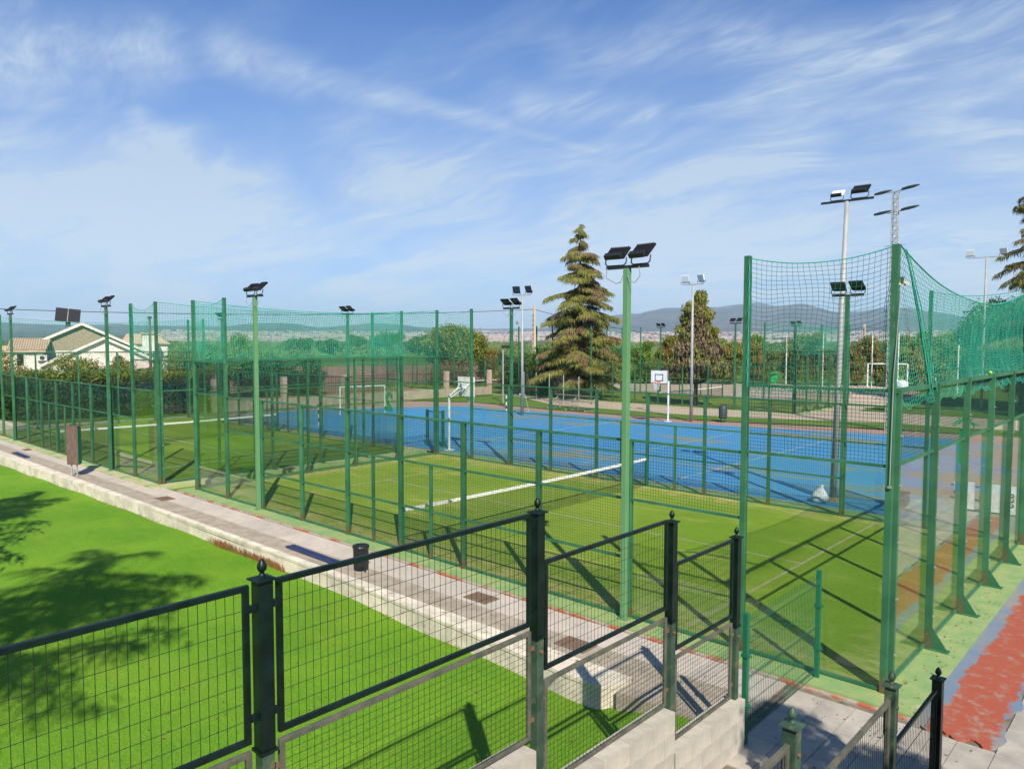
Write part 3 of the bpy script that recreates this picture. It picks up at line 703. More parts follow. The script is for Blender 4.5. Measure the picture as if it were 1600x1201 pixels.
# floodlight poles of the padel courts
def floodlight(parent, loc, face, tilt=38, s=1.0, pan=0, white=False):
    """LED floodlight: finned back, driver box, yoke; face = +1 shines to +y"""
    M0 = Matrix.Translation(loc) @ Matrix.Rotation(R(pan), 4, 'Z') @ (Matrix.Identity(4) if face > 0 else Matrix.Rotation(PI, 4, 'Z'))
    T = M0 @ Matrix.Translation((0, -.05, .11*s)) @ Matrix.Rotation(R(-tilt), 4, 'X')
    mb = MB(); mb.obox(T @ Matrix.Translation((0, 0, .15*s)), (.36*s, .03*s, .30*s))
    for k in range(9): mb.obox(T @ Matrix.Translation((-.16*s+.04*s*k, -.028*s, .17*s)), (.008*s, .03*s, .24*s))
    o = mb.build('floodlight', 'white_plastic' if white else 'led_panel', parent)
    MB().obox(T @ Matrix.Translation((0, -.05*s, .0)), (.30*s, .08*s, .09*s)).build('driver_box', 'black_plastic', o)
    MB().obox(T @ Matrix.Translation((0, .018*s, .15*s)), (.31*s, .006*s, .25*s)).build('lens', 'lamp_glass' if white else 'dark_glass', o)
    y = MB()
    a = [M0 @ Vector(p) for p in ((-.19*s, .02, .13*s), (-.19*s, 0, .03*s), (-.15*s, 0, .0), (.15*s, 0, .0), (.19*s, 0, .03*s), (.19*s, .02, .13*s))]
    y.path(a, .011*s, 5); y.build('yoke', 'black_plastic', o)
    return o
def light_pole(loc, face, lb, rz=0, fx=(-.23, .25), tilts=(50, 46)):
    t = thing('floodlight_pole', lb, 'floodlight', loc, rz, 'green floodlight poles of the padel courts')
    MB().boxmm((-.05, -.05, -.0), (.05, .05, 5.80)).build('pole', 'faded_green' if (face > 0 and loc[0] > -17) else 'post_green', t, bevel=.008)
    MB().boxmm((-.09, -.09, 0), (.09, .09, .015)).build('base_plate', 'faded_green', t)
    MB().boxmm((-.40, -.03, 5.80), (.40, .03, 5.85)).build('crossbar', 'black_plastic', t)
    for i, x in enumerate(fx):
        floodlight(t, (x, 0, 5.86), face, tilts[i], pan=(-6 if i else 5))
    for i, x in enumerate(fx):
        pts = [Vector((x+(-.14 if i == 0 else .0), -.04, 5.82)), Vector((x+(-.15 if i == 0 else .03), -.05, 5.66)), Vector((x*.75, -.06, 5.56)), Vector((x*.35, -.065, 5.58)), Vector((x*.2, -.06, 5.68))]
        P_ = []
        for k in range(len(pts)-1):
            for q in range(3): P_.append(pts[k].lerp(pts[k+1], q/3))
        P_.append(pts[-1]); MB().path(P_, .007, 5).build('cable', 'cable', t)
    return t
near_lp = light_pole((-4.02, -.115, 0), 1, 'tall faded green floodlight pole in the middle foreground of the nearest court')
light_pole((-16.02, -.115, 0), 1, 'faded green floodlight pole at left part of nearest court beside the path')
light_pole((-25.6, -.55, 0), 1, 'green floodlight pole of left court in front of the house')
light_pole((-37.4, -.55, 0), 1, 'green floodlight pole of left court at left edge of the view')
light_pole((-4.0, 10.11, 0), -1, 'green floodlight pole behind the hanging net, beside the grey pole')
light_pole((-16.0, 10.11, 0), -1, 'green floodlight pole just left of the cedar, before the concrete post')
light_pole((-25.7, 9.68, 0), -1, 'green floodlight pole of left court in front of far blue mountains')
light_pole((-37.7, 9.68, 0), -1, 'small floodlight pole of left court seen through green netting')
for (x, y, f_, lb) in [(-20.3, 37.0, 1, 'distant green floodlight pole right of the brown conifer'), (-32.3, 37.0, 1, 'distant floodlight pole hidden by big cedar, near side'),
                       (-20.3, 47.2, -1, 'distant floodlight pole seen through net above the far court'), (-32.3, 47.2, -1, 'distant dark floodlight pole between hoop and brown conifer'),]:
    light_pole((x, y, 0), f_, lb)

# safety nets above the end walls
def net_panel(P00, P10, zb0, zb1, sag=.2, cell=.075, bulge=.12, seed=0, r=.0027, m='net_green', loops=True, cellz=None):
    g = np.random.RandomState(seed); A = Vector(P00); B = Vector(P10); L = (Vector((B.x, B.y, 0))-Vector((A.x, A.y, 0))).length
    nu = int(L/cell); nz = int(((A.z+B.z)/2-(zb0+zb1)/2)/(cellz or cell*.85))
    nrm = Vector((-(B.y-A.y), B.x-A.x, 0)).normalized(); G = np.zeros((nu+1, nz+1, 3))
    ph = g.rand(4)*6
    for i in range(nu+1):
        u = i/nu; zt = A.z+(B.z-A.z)*u - sag*4*u*(1-u); zb = zb0+(zb1-zb0)*u
        if loops: zb += .03*math.sin(u*L*5+ph[0])+.02*math.sin(u*L*13+ph[1])
        for j in range(nz+1):
            v = j/nz; z = zt+(zb-zt)*v
            bl = bulge*math.sin(PI*v)*(.6+.4*math.sin(u*7+ph[2])) + .014*math.sin(u*L*1.3+v*3+ph[3])
            uu = u + .012*math.sin(v*9+u*8+ph[1])*math.sin(PI*u)*2/max(L, 1)
            p = A.lerp(B, uu); G[i, j] = (p.x+nrm.x*bl, p.y+nrm.y*bl, z - .05*math.sin(u*PI*3+v*2+ph[0])*math.sin(PI*v))
    G[:, 1:-1] += g.normal(size=G[:, 1:-1].shape)*.0018
    P_ = np.concatenate([G[:-1].reshape(-1, 3), G[:, :-1].reshape(-1, 3)]); Q_ = np.concatenate([G[1:].reshape(-1, 3), G[:, 1:].reshape(-1, 3)])
    top = G[:, 0]
    return seg_mesh('net_panel', P_, Q_, r, m), top
def rope(top, r, name, m, t, off=0):
    P_ = top[:-1]; Q_ = top[1:]; return obj(name, seg_mesh(name, P_, Q_, r, m, 5), t)
def safety_net(loc, lb, sags, layers, fold, mirrorx=False, seed=0, cell=.075, drape=False, cr=.0027):
    t = thing('safety_net', lb, 'net', loc, 0, 'green safety nets above the court ends')
    sx_ = -1 if mirrorx else 1
    # near side, two metres; end wall, ten metres; far side, two metres
    me, top = net_panel((-1.95*sx_, -.0, 5.82), (-.03*sx_, 0, 5.84), 3.93, 3.93, sags[0], cell, .10, seed+1, r=cr, m='net_dark' if drape else 'net_green'); obj('net_panel', me, t); rope(top, .008, 'rope', 'net_green', t)
    me, top = net_panel((.03*sx_, .03, 5.84), (.03*sx_, 9.97, 5.84), 3.75, 3.75, sags[1], cell, .22, seed+2, r=cr); obj('net_panel', me, t); rope(top, .011, 'rope', 'net_green', t)
    if layers > 1:
        me, _ = net_panel((.05*sx_, 1.2, 5.72), (.05*sx_, 9.97, 5.84), 3.42, 3.5, sags[1]*.95, cell*1.3, .30, seed+3, r=cr); obj('net_panel', me, t)
    me, top = net_panel((-.03*sx_, 10, 5.82), (-1.95*sx_, 10, 5.82), 3.93, 3.93, sags[0], cell, .10, seed+4, r=cr); obj('net_panel', me, t); rope(top, .008, 'rope', 'net_green', t)
    for (x, y) in ((-2.0*sx_, 0), (0, 10), (-2.0*sx_, 10)):      # gathered edge laced round the tall posts
        g = np.random.RandomState(seed+9); A, B = [], []
        for s_ in range(7):
            pts = [(x+.05*math.cos(s_*.9+z*4+seed), y+.055*math.sin(s_*.9+z*4), z) for z in np.linspace(3.95, 5.8, 34)]
            A += pts[:-1]; B += pts[1:]
        obj('lacing', seg_mesh('lacing', A, B, .006, 'net_green'), t)
    if fold:
        g = np.random.RandomState(seed+11); A, B = [], []
        for s_ in range(9):
            o_ = g.normal(size=3)*(.045, .06, .03)
            pts = [(.06+o_[0]*.7*(.3+v), .12+1.5*(v**.75)+o_[1]*(.35+.65*v)+.004*g.normal()+.012*math.sin(v*20+s_), 5.80-.25*min(1,v*4)*.3-1.84*v+o_[2]*.3*v) for v in np.linspace(0, 1, 26)]
            A += pts[:-1]; B += pts[1:]
        obj('gathered_edge', seg_mesh('gathered_edge', A, B, .007, 'net_green'), t)
        A, B = [], []
        for k in range(46):   # loose loops hanging over the rail of the near side
            x = -1.95+k*.042; h = .05+.06*g.rand()
            pts = [(x, -.03, 3.99), (x+.01, -.06, 3.99-h), (x+.045, -.055, 3.985-h*.6), (x+.05, -.02, 4.01+.03*g.rand())]
            A += pts[:-1]; B += pts[1:]
        obj('loose_loops', seg_mesh('loose_loops', A, B, .0035, 'net_dark'), t)
    return t
safety_net((0, 0, 0), 'big green net sagging between tall posts at right end of nearest court', (.13, .55), 1, True, seed=20, drape=True, cr=.0031)
safety_net((-20, 0, 0), 'green net above left end wall of the nearest court', (.16, .22), 2, False, True, 40, cell=.08, cr=.0034)
nB = safety_net((-21.72, -.43, 0), 'green net above right end wall of the left court', (.22, .2), 1, False, False, 60, cell=.09, cr=.0038)
nC = safety_net((-16.3, 37.1, 0), 'distant green net above right end of the far court', (.15, .25), 1, False, False, 80, cell=.12, cr=.006)
nD = safety_net((-36.3, 37.1, 0), 'distant green net at the cedar end of the far court', (.15, .25), 1, False, True, 90, cell=.14)
nE = safety_net((-41.72, -.43, 0), 'green net at the far left end of left court', (.2, .25), 1, False, True, 100, cell=.12, cr=.006)

tag(MB().lathe([(.001, -.034), (.02, -.028), (.031, -.012), (.034, 0), (.031, .012), (.02, .028), (.001, .034)], 12).build('tennis_ball', 'ball', smooth=True, loc=(.03, 5.86, 4.045)),
    'yellow green ball stuck on the top rail of the glass end wall', 'ball')
t = thing('loudspeaker', 'cream horn loudspeaker fixed to the corner post under the net', 'loudspeaker', (.10, .08, 5.36))
MB().lathe([(.015, 0), (.022, .04), (.034, .07), (.056, .09), (.058, .094), (.03, .07), (.01, .05)], 14).build('horn', 'horn', t).rotation_euler = (R(70), 0, R(-30))
MB().box((0, .03, 0), (.05, .06, .05)).build('bracket', 'horn', t)
t = thing('conduit', 'thin grey cable conduit running up the corner post', 'conduit', (.0, -.065, 0))
MB().path([Vector((.02, 0, 2.75)), Vector((.03, 0, 4.2)), Vector((.075, .03, 5.3))], .006, 6).build('pipe', 'steel', t)
MB().box((.02, .0, 2.74), (.05, .03, .03)).build('clip', 'bolt', t)

# ------------------------------------------------------------------ black fence on the block wall
FX = -.88
fence = thing('metal_fence', 'black metal mesh fence with acorn finials stepping down along the lawn', 'fence', (FX, 0, 0))
PY = [-2.53, -3.95, -6.0, -8.36, -10.6]
CAPZ = [2.40, 2.83, 3.27, 3.29, 3.29]      # top of the black sleeves
SL = [1.39, 1.84, 2.28, 2.32, 2.32]        # foot of the sleeves
def finial(parent, z, m, s=1.0):
    prof = [(.024, 0), (.026, .012), (.018, .02), (.016, .034), (.026, .044), (.033, .058), (.034, .072), (.030, .086), (.022, .104), (.012, .118), (.004, .126)]
    return MB().lathe([(r*s, zz_*s) for r, zz_ in prof], 14).build('finial', m, parent, smooth=True, loc=(0, 0, z))
def fence_post(parent, y, x, zb, zs, zc, sleeve='fence_black', w_=.088):
    p = MB().boxmm((-.039, -.039, zb), (.039, .039, zs)).build('post', 'old_green', parent, loc=(x, y, 0), bevel=.004)
    if sleeve:
        MB().boxmm((-w_/2, -w_/2, zs), (w_/2, w_/2, zc)).build('sleeve', sleeve, p, bevel=.004)
        MB().boxmm((-.054, -.054, zs-.012), (.054, .054, zs+.004)).build('collar', 'fence_black', p)
    c_ = MB().boxmm((-.062, -.062, 0), (.062, .062, .008)).add([(-.062, -.062, .008), (.062, -.062, .008), (.062, .062, .008), (-.062, .062, .008), (-.02, -.02, .022), (.02, -.02, .022), (.02, .02, .022), (-.02, .02, .022)],
          [(0, 1, 5, 4), (1, 2, 6, 5), (2, 3, 7, 6), (3, 0, 4, 7), (4, 5, 6, 7)]).build('cap', sleeve or 'old_green', p, loc=(0, 0, zc))
    finial(p, zc+.016, sleeve or 'old_green', .82)
    for z in (zb+.18, zs-.12): MB().tube((.039, 0, z), (.055, 0, z), .016, 6).build('bolt', 'rust', p)
    return p
def framed_panel(parent, x, y0, y1, z0, z1, m, wm, sx_, sz_, fw=.034, wr=.0021, name='upper_panel', dep=.03):
    mb = MB(); mb.boxmm((-dep/2, 0, z0), (dep/2, fw, z1)).boxmm((-dep/2, y1-y0-fw, z0), (dep/2, y1-y0, z1))
    mb.boxmm((-dep/2, fw, z0), (dep/2, y1-y0-fw, z0+fw)).boxmm((-dep/2, fw, z1-fw), (dep/2, y1-y0-fw, z1))
    p = mb.build(name, m, parent, loc=(x, y0, 0), bevel=.003)
    me = wire_panel('wire_mesh', y1-y0-2*fw, z1-z0-2*fw, sx_, sz_, wr, wm, 'y')
    obj('wire_mesh', me, p, (0, fw, z0+fw))
    return p
for i, y in enumerate(PY): fence_post(fence, y, 0, -.1 if i == 0 else .3, SL[i], CAPZ[i])
UP = [(1.50, 2.40), (1.97, 2.87), (2.38, 3.28), (2.38, 3.28)]
LO = [(.56, 1.44), (.99, 1.89), (1.46, 2.34), (1.46, 2.34)]
for i in range(4):
    ya, yb = PY[i+1]+.085, PY[i]-.085
    framed_panel(fence, 0, ya, yb, *UP[i], 'fence_black', 'wire_dark', .05, .098, name='upper_panel')
    framed_panel(fence, 0, ya+.0, yb+.0, *LO[i], 'old_rail', 'wire_dark', .05, .05, name='lower_panel', wr=.0019)
    for z in (UP[i][0]+.14, UP[i][1]-.14):
        MB().boxmm((-.012, PY[i+1]+.044, z-.02), (.012, ya, z+.02)).build('bracket', 'fence_black', fence)
        MB().boxmm((-.012, yb, z-.02), (.012, PY[i]-.044, z+.02)).build('bracket', 'fence_black', fence)
    for z in (LO[i][0]+.15, LO[i][1]-.15):
        MB().boxmm((-.008, PY[i+1]+.039, z-.015), (.008, ya, z+.015)).build('bracket', 'rust', fence)
        MB().boxmm((-.008, yb, z-.015), (.008, PY[i]-.039, z+.015)).build('bracket', 'rust', fence)

# block wall under the fence: hollow blocks with mortar joints
bw = thing('block_wall', 'stepped wall of pale concrete blocks under the black fence', 'wall', (0, 0, 0))
tops = [(-4.0, -2.46, .53), (-6.12, -4.02, .955), (-10.6, -6.13, 1.425)]
core = MB()
for (ya, yb, zt) in tops: core.boxmm((-.982, ya, -.5), (-.778, yb-.004, zt-.012))
core.build('mortar_core', 'mortar', bw)
bme = {}
def block(y0, y1, z0, z1):
    k = (round(y1-y0, 3), round(z1-z0, 3))
    if k not in bme: bme[k] = MB().boxmm((-.985, 0, 0), (-.772, k[0], k[1])).mesh('block', 'block')
    obj('block', bme[k], bw, (0, y0, z0))
for (ya, yb, zt) in tops:
    z1 = zt; row = 0
    while z1 > -.1:
        z0 = z1-.19
        y1 = yb-(0 if row % 2 == 0 else 0); first = .39 if row % 2 == 0 else .19
        while y1 > max(ya, -7.4):
            y0 = max(ya, y1-first)
            if y1-y0 > .06: block(y0, y1, z0, z1)
            y1 = y0-.01; first = .39
        z1 = z0-.01; row += 1
# stair and its railing on the other side
st = thing('staircase', 'concrete steps beside the block wall leading down to the paved ground', 'stairs', (0, 0, 0))
for k in range(19):
    y1 = -4.6-.30*k; z = .155*(k+1)
    MB().boxmm((-.768, -11.6, z-.2 if k else -.3), (1.05, y1, z)).build('step', 'slab', st)
MB().boxmm((1.052, -12, -.4), (1.29, -5.0, 1.0)).build('side_wall', 'block', st)
struct(MB().boxmm((1.30, -16, -.4), (12, -8.6, 3.0)).build('terrace', 'slab'))
rail = thing('stair_railing', 'weathered green and brown stair railing with mesh infill at lower right', 'railing', (1.19, 0, 0))
RP = [(-2.5, 1.39, 'new'), (-4.0, 1.84, 'old'), (-6.03, 2.29, 'old')]
for (y, zc, kind) in RP:
    if kind == 'old':
        fence_post(rail, y, 0, -.1, zc-.05, zc, None)
        MB().boxmm((-.043, -.043, zc-.4), (.043, .043, zc)).build('post_head', 'old_green', rail, loc=(0, y, 0), bevel=.004)
    else:
        p = MB().boxmm((-.044, -.044, -.1), (.044, .044, zc)).build('post', 'fence_black', rail, loc=(0, y, 0), bevel=.004)
        MB().boxmm((-.06, -.06, zc), (.06, .06, zc+.01)).build('cap', 'fence_black', p); finial(p, zc+.01, 'fence_black', .85)
framed_panel(rail, 0, -3.94, -2.56, .12, 1.32, 'fence_black', 'wire_dark', .05, .2, name='mesh_panel', fw=.03)
framed_panel(rail, 0, -5.97, -4.06, .5, 1.75, 'old_rail', 'wire_dark', .05, .2, name='mesh_panel', fw=.038)
framed_panel(rail, 0, -8.2, -6.09, .95, 2.2, 'old_rail', 'wire_dark', .05, .2, name='mesh_panel', fw=.038)

# green welded gate-fence between the block wall and the court
gf = thing('mesh_gate_fence', 'bright green welded mesh fence panel between block wall and court corner', 'fence', (-.82, 0, 0))
for y, z in ((-2.36, 1.50), (-.13, 1.50)):
    p = MB().boxmm((-.03, -.03, -.05), (.03, .03, z)).build('post', 'wire_bright', gf, loc=(0, y, 0), bevel=.004)
    for zz_ in (.4, 1.0): MB().boxmm((-.042, -.042, zz_-.02), (.042, .042, zz_+.02)).tube((.03, 0, zz_), (.075, 0, zz_), .01, 6).build('clamp', 'wire_bright', p)
A, B = [], []
zf = [(0.0, .03), (.0, .12), (.05, .15), (.0, .18), (0, .72), (.05, .75), (0, .78), (0, 1.30), (.05, 1.34), (0, 1.38), (0, 1.46)]
for k in range(44):
    y = -2.30+k*.0490
    for q in range(len(zf)-1): A.append((zf[q][0], y, zf[q][1])); B.append((zf[q+1][0], y, zf[q+1][1]))
obj('vertical_wires', seg_mesh('vertical_wires', A, B, .0028, 'wire_bright'), gf)
A, B = [], []
for z in (.03, .12, .18, .38, .55, .72, .78, 1.0, 1.15, 1.30, 1.38):
    A.append((-.005, -2.33, z)); B.append((-.005, -.16, z))
obj('horizontal_wires', seg_mesh('horizontal_wires', A, B, .003, 'wire_bright'), gf)

# ------------------------------------------------------------------ things along the path and on the blue court
t = thing('post_bin', 'tall brown wooden box on two legs standing on the path at the left', 'box', (-25.5, -1.75, -.045), R(38))
MB().boxmm((-.2, -.09, .42), (.2, .09, 1.72)).build('box', 'wood_brown', t, bevel=.01)
MB().boxmm((.2, -.085, .45), (.215, .095, 1.68)).build('side_panel', 'wire_bright', t)
for x in (-.1, .1): MB().tube((x, 0, 0), (x, 0, .44), .025, 8).build('leg', 'steel', t)
MB().boxmm((-.21, -.1, 1.72), (.21, .1, 1.74)).build('lid', 'rust', t)

t = thing('litter_bin', 'black litter bin lined with a black bag, beside the path', 'litter bin', (-9.5, -1.45, -.045)); t.scale = (.92, .92, .86)
MB().lathe([(.15, .10), (.165, .14), (.17, .58), (.178, .60), (.172, .605)], 18).build('drum', 'black_plastic', t, smooth=True)
MB().lathe([(.160, .50), (.183, .56), (.187, .61), (.165, .622), (.13, .605), (.09, .54), (.01, .5)], 18).build('bag', 'black_bag', t, smooth=True)
MB().tube((.15, 0, 0), (.15, 0, .5), .02, 6).build('leg', 'black_plastic', t)
t = thing('litter_bin', 'grey green litter bin on the grass verge right of the basketball hoop', 'litter bin', (-17.4, 29.7, -.03))
MB().lathe([(.22, .2), (.24, .3), (.25, .85), (.2, .95), (.02, 1.0)], 14).build('drum', 'bin_grey', t, smooth=True)
for x in (-.15, .15): MB().tube((x, 0, 0), (x*.8, 0, .3), .025, 6).build('leg', 'bin_grey', t)
MB().boxmm((-.26, -.02, .2), (-.23, .02, .8)).build('bracket', 'bin_grey', t)

t = thing('white_sack', 'white plastic sack leaning on the foot of the grey floodlight pole', 'sack', (-5.12, 11.45, -.03)); t.scale = (.85, .85, .9)
blob = leaf_cloud  # noqa
V, F = [], []
mb = MB(); prof = [(.02, 0), (.2, .01), (.25, .1), (.24, .22), (.19, .34), (.10, .44), (.05, .50), (.075, .56), (.03, .58)]
nn = 16
for (r_, z_) in prof:
    for i in range(nn):
        a = 2*PI*i/nn; k = 1+.13*math.sin(3*a+z_*9)+.08*math.sin(5*a-z_*20); V.append((r_*k*math.cos(a)*1.1+z_*.18, r_*k*math.sin(a)*.8, z_))
for k in range(len(prof)-1):
    for i in range(nn): F.append((k*nn+i, k*nn+(i+1) % nn, (k+1)*nn+(i+1) % nn, (k+1)*nn+i))
obj('sack_body', np_mesh('sack_body', V, F, 'white_cloth', True), t)
t = thing('black_box_seat', 'small black box standing on the blue court behind the glass', 'box', (-3.3, 12.6, -.03))
MB().boxmm((-.3, -.2, .06), (.25, .2, .4)).build('box', 'black_plastic', t, bevel=.02)
for x in (-.25, .2): MB().boxmm((x-.02, -.15, 0), (x+.02, .15, .06)).build('foot', 'black_plastic', t)

def hoop(loc, rz, lb, wd, ht, front):
    t = thing('basketball_hoop', lb, 'basketball hoop', loc, rz, 'basketball hoops')
    MB().tube((0, 0, 0), (0, 0, 2.35), .055, 10).build('pole', 'white_paint', t)
    MB().boxmm((-.16, -.16, 0), (.16, .16, .04)).build('base', 'white_paint', t)
    m_ = MB(); m_.path([Vector((0, 0, 2.3)), Vector((0, -.5, 2.62)), Vector((0, -.95, 2.62))], .04, 8)
    m_.tube((-.3, -1.0, 2.85), (0, -.1, 2.25), .018, 6); m_.tube((.3, -1.0, 2.85), (0, -.1, 2.25), .018, 6); m_.build('arm', 'white_paint', t)
    b = MB().boxmm((-wd/2, -1.03, 2.25), (wd/2, -1.0, 2.25+ht)).build('backboard', 'white_paint', t)
    if front:
        m_ = MB(); z0 = 2.25; y = -1.035
        def frame(a, c_, z1, z2, wl):
            m_.boxmm((a, y-.002, z1), (c_, y, z1+wl)); m_.boxmm((a, y-.002, z2-wl), (c_, y, z2)); m_.boxmm((a, y-.002, z1+wl), (a+wl, y, z2-wl)); m_.boxmm((c_-wl, y-.002, z1+wl), (c_, y, z2-wl))
        frame(-wd/2, wd/2, z0, z0+ht, .03); frame(-.27, .27, z0+.14, z0+.54, .045); m_.build('markings', 'black_paint', b)
    pts = [Vector((.22*math.cos(a), -1.28+.22*math.sin(a), 2.33)) for a in np.linspace(0, 2*PI, 17)]
    r_ = MB(); r_.path(pts, .014, 5); r_.boxmm((-.08, -1.07, 2.28), (.08, -1.04, 2.36)); r_.build('rim', 'orange_rim', t)
    A, B = [], []
    for k in range(12):
        a = 2*PI*k/12
        for (s0, z0_, s1, z1_, sh) in ((.22, 2.33, .18, 2.18, .26), (.18, 2.18, .14, 2.02, .26), (.14, 2.02, .12, 1.9, .26)):
            for sg in (-1, 1): A.append((s0*math.cos(a), -1.28+s0*math.sin(a), z0_)); B.append((s1*math.cos(a+sg*sh), -1.28+s1*math.sin(a+sg*sh), z1_))
    obj('hoop_net', seg_mesh('hoop_net', A, B, .006, 'white_cloth'), t)
    return t
hoop((-19.8, 27.65, -.03), 0, 'white basketball hoop facing us with black framed board and orange rim', 1.12, .78, True)
hoop((-20.6, 11.2, -.03), PI, 'white basketball hoop seen from behind on near edge of blue court', 1.02, .85, False)

def mini_goal(loc, rz, lb, W=1.25, H=1.12, D=.8, striped=True):
    t = thing('goal', lb, 'goal', loc, rz, 'small goals on the blue court')
    def bar(p, q, name):
        p, q = Vector(p), Vector(q); n_ = max(2, int((q-p).length/.2)); w_, k_ = MB(), MB()
        for i in range(n_):
            (w_ if (i % 2 == 0 or not striped) else k_).tube(p.lerp(q, i/n_), p.lerp(q, (i+1)/n_), .04, 8)
        o = w_.build(name, 'white_paint', t)
        if striped: k_.build('black_band', 'black_paint', o)
    bar((-W/2, 0, 0), (-W/2, 0, H), 'goal_post'); bar((W/2, 0, 0), (W/2, 0, H), 'goal_post'); bar((-W/2, 0, H), (W/2, 0, H), 'crossbar')
    m_ = MB()
    for x in (-W/2, W/2): m_.path([Vector((x, 0, H)), Vector((x, D*.5, H)), Vector((x, D, 0)), Vector((x, 0, 0))], .02, 6)
    m_.tube((-W/2, D, 0), (W/2, D, 0), .02, 6); m_.build('back_frame', 'steel', t)
    return t
mini_goal((-30.4, 26.0, -.02), R(-100), 'small black and white striped goal left of the bleacher bench')
mini_goal((-32.4, 11.9, -.02), R(100), 'small black and white striped goal seen behind the left court cage')
t = mini_goal((-36.4, 18.3, -.02), R(75), 'larger plain white goal at left end of the blue court', 3.0, 1.75, 1.0, False)

t = thing('bleacher_bench', 'low stepped bench of weathered planks in front of the big cedar', 'bench', (-28.6, 29.9, -.03), R(-4))
for k, (y, z) in enumerate(((-.55, .3), (0, .62), (.5, .95))):
    MB().boxmm((-1.9, y-.13, z-.04), (1.9, y+.13, z)).build('plank', 'weathered_plank', t)
for x in (-1.7, 0, 1.7):
    m_ = MB(); m_.tube((x, -.7, 0), (x, .62, .95), .025, 6); m_.tube((x, .62, 0), (x, .62, .95), .025, 6); m_.tube((x, -.6, .02), (x, .62, .02), .02, 6); m_.build('leg_frame', 'steel', t)

# green goal net frame and training rack on the blue court (small green gate by the near fence)
t = thing('green_gate_frame', 'dark green gate frame standing behind the left net posts on blue court', 'gate', (-21.9, 11.6, -.03), R(2))
for x in (-.55, .45): MB().boxmm((x-.05, -.05, 0), (x+.05, .05, 1.62)).build('post', 'wire_bright', t)
MB().boxmm((-.5, -.02, 1.52), (.4, .02, 1.56)).build('rail', 'wire_green', t)
obj('wire_mesh', wire_panel('wire_mesh', .9, 1.4, .05, .05, .0027, 'wire_green'), t, (-.5, 0, .1))

# tall grey poles
def tall_pole(loc, h, lb, lean=(0, 0), r=.07, kind='double', base=.11, bar=.55, rz=0):
    t = thing('floodlight_mast', lb, 'floodlight', loc, rz)
    MB().tube((0, 0, 0), (lean[0], lean[1], h), base, 12, r).build('mast', 'steel', t, smooth=True)
    L = Vector((lean[0], lean[1], h))
    MB().obox(Matrix.Translation(L+Vector((0, 0, .02))), (bar*2, .05, .06)).build('crossbar', 'black_plastic' if kind == 'dark' else 'steel', t)
    if kind == 'dark':
        floodlight(t, L+Vector((-.28, 0, .06)), 1, 50, .95, white=True); floodlight(t, L+Vector((.34, 0, .06)), 1, 52, 1.25)
    elif kind == 'front':
        for x in (-bar+.1, bar-.1): floodlight(t, L+Vector((x, 0, .04)), -1, 20, 1.35, pan=10 if x < 0 else -10, white=False)
    elif kind == 'grey':
        for x in (-bar+.1, bar-.1):
            o = floodlight(t, L+Vector((x, 0, .04)), -1, 18, 1.3, pan=12 if x < 0 else -16, white=True)
    return t
p1 = tall_pole((-4.86, 11.86, -.03), 8.62, 'tall grey floodlight mast behind the near net, with one white and one black lamp', lean=(.16, .05), kind='dark', base=.095, r=.06, bar=.72)
MB().boxmm((-.2, -.2, 0), (.2, .2, .12)).build('footing', 'old_concrete', p1)
tall_pole((-18.9, 28.7, -.03), 7.9, 'slim grey floodlight mast with two square lamps beside the brown conifer', kind='grey', r=.06, base=.1, bar=.6)
p2 = tall_pole((-28.6, 24.8, -.03), 7.5, 'slim grey floodlight mast with two lamps and a small horn left of the cedar', kind='front', r=.06, base=.1, bar=.55, rz=R(8))
MB().lathe([(.03, 0), (.05, .1), (.13, .2)], 10).build('horn', 'steel', p2, loc=(-.15, -.1, 5.75)).rotation_euler = (R(60), R(-60), 0)
tall_pole((-7.9, 47.7, -.03), 10.2, 'slim grey floodlight mast with two lamps in front of the right hand cedar', kind='grey', r=.06, base=.1, bar=1.05)
t = thing('lamp_post', 'short grey post with small dark lamp in front of the shrubs', 'street lamp', (-36.0, 30.9, -.03))
MB().tube((0, 0, 0), (0, 0, 4.2), .06, 8, .05).build('post', 'steel', t); MB().boxmm((-.05, -.1, 4.15), (.6, .1, 4.3)).build('lamp_head', 'black_plastic', t)
# lattice mast with four street-lamp heads
t = thing('lattice_mast', 'tall pale lattice mast with four dark lamp heads above the corner post', 'lamp mast', (-9.1, 31.9, -.03))
H = 12.35; m_ = MB(); wq = .16
for (sx_, sy_) in ((-1, -1), (1, -1), (1, 1), (-1, 1)):
    MB().tube((sx_*wq, sy_*wq, 0), (sx_*wq*.75, sy_*wq*.75, H), .028, 6).build('leg', 'steel', t)
A, B = [], []
for k in range(31):
    z0, z1 = k*.4, (k+1)*.4; s0 = wq*(1-.25*z0/H); s1 = wq*(1-.25*z1/H)
    cs = [(-1, -1), (1, -1), (1, 1), (-1, 1)]
    for q in range(4):
        a, b = cs[q], cs[(q+1) % 4]; A.append((a[0]*s0, a[1]*s0, z0)); B.append((b[0]*s1, b[1]*s1, z1)); A.append((a[0]*s0, a[1]*s0, z0)); B.append((b[0]*s0, b[1]*s0, z0))
obj('lattice_bracing', seg_mesh('lattice_bracing', A, B, .014, 'steel', 4), t)
for (z, s_) in ((12.35, 1), (11.3, .95)):
    MB().tube((-.42, 0, z), (.42, .1, z+.1), .03, 6).build('arm', 'steel', t)
    for sg in (-1, 1):
        o = MB().lathe([(.02, -.42), (.10, -.38), (.15, -.1), (.13, .2), (.06, .42), (.02, .46)], 10).build('lamp_head', 'bin_grey', t, smooth=True, loc=(sg*.66, .05, z+.06+(.12 if sg > 0 else 0)))
        o.rotation_euler = (0, PI/2-.15, 0); o.scale = (.55, 1, 1)
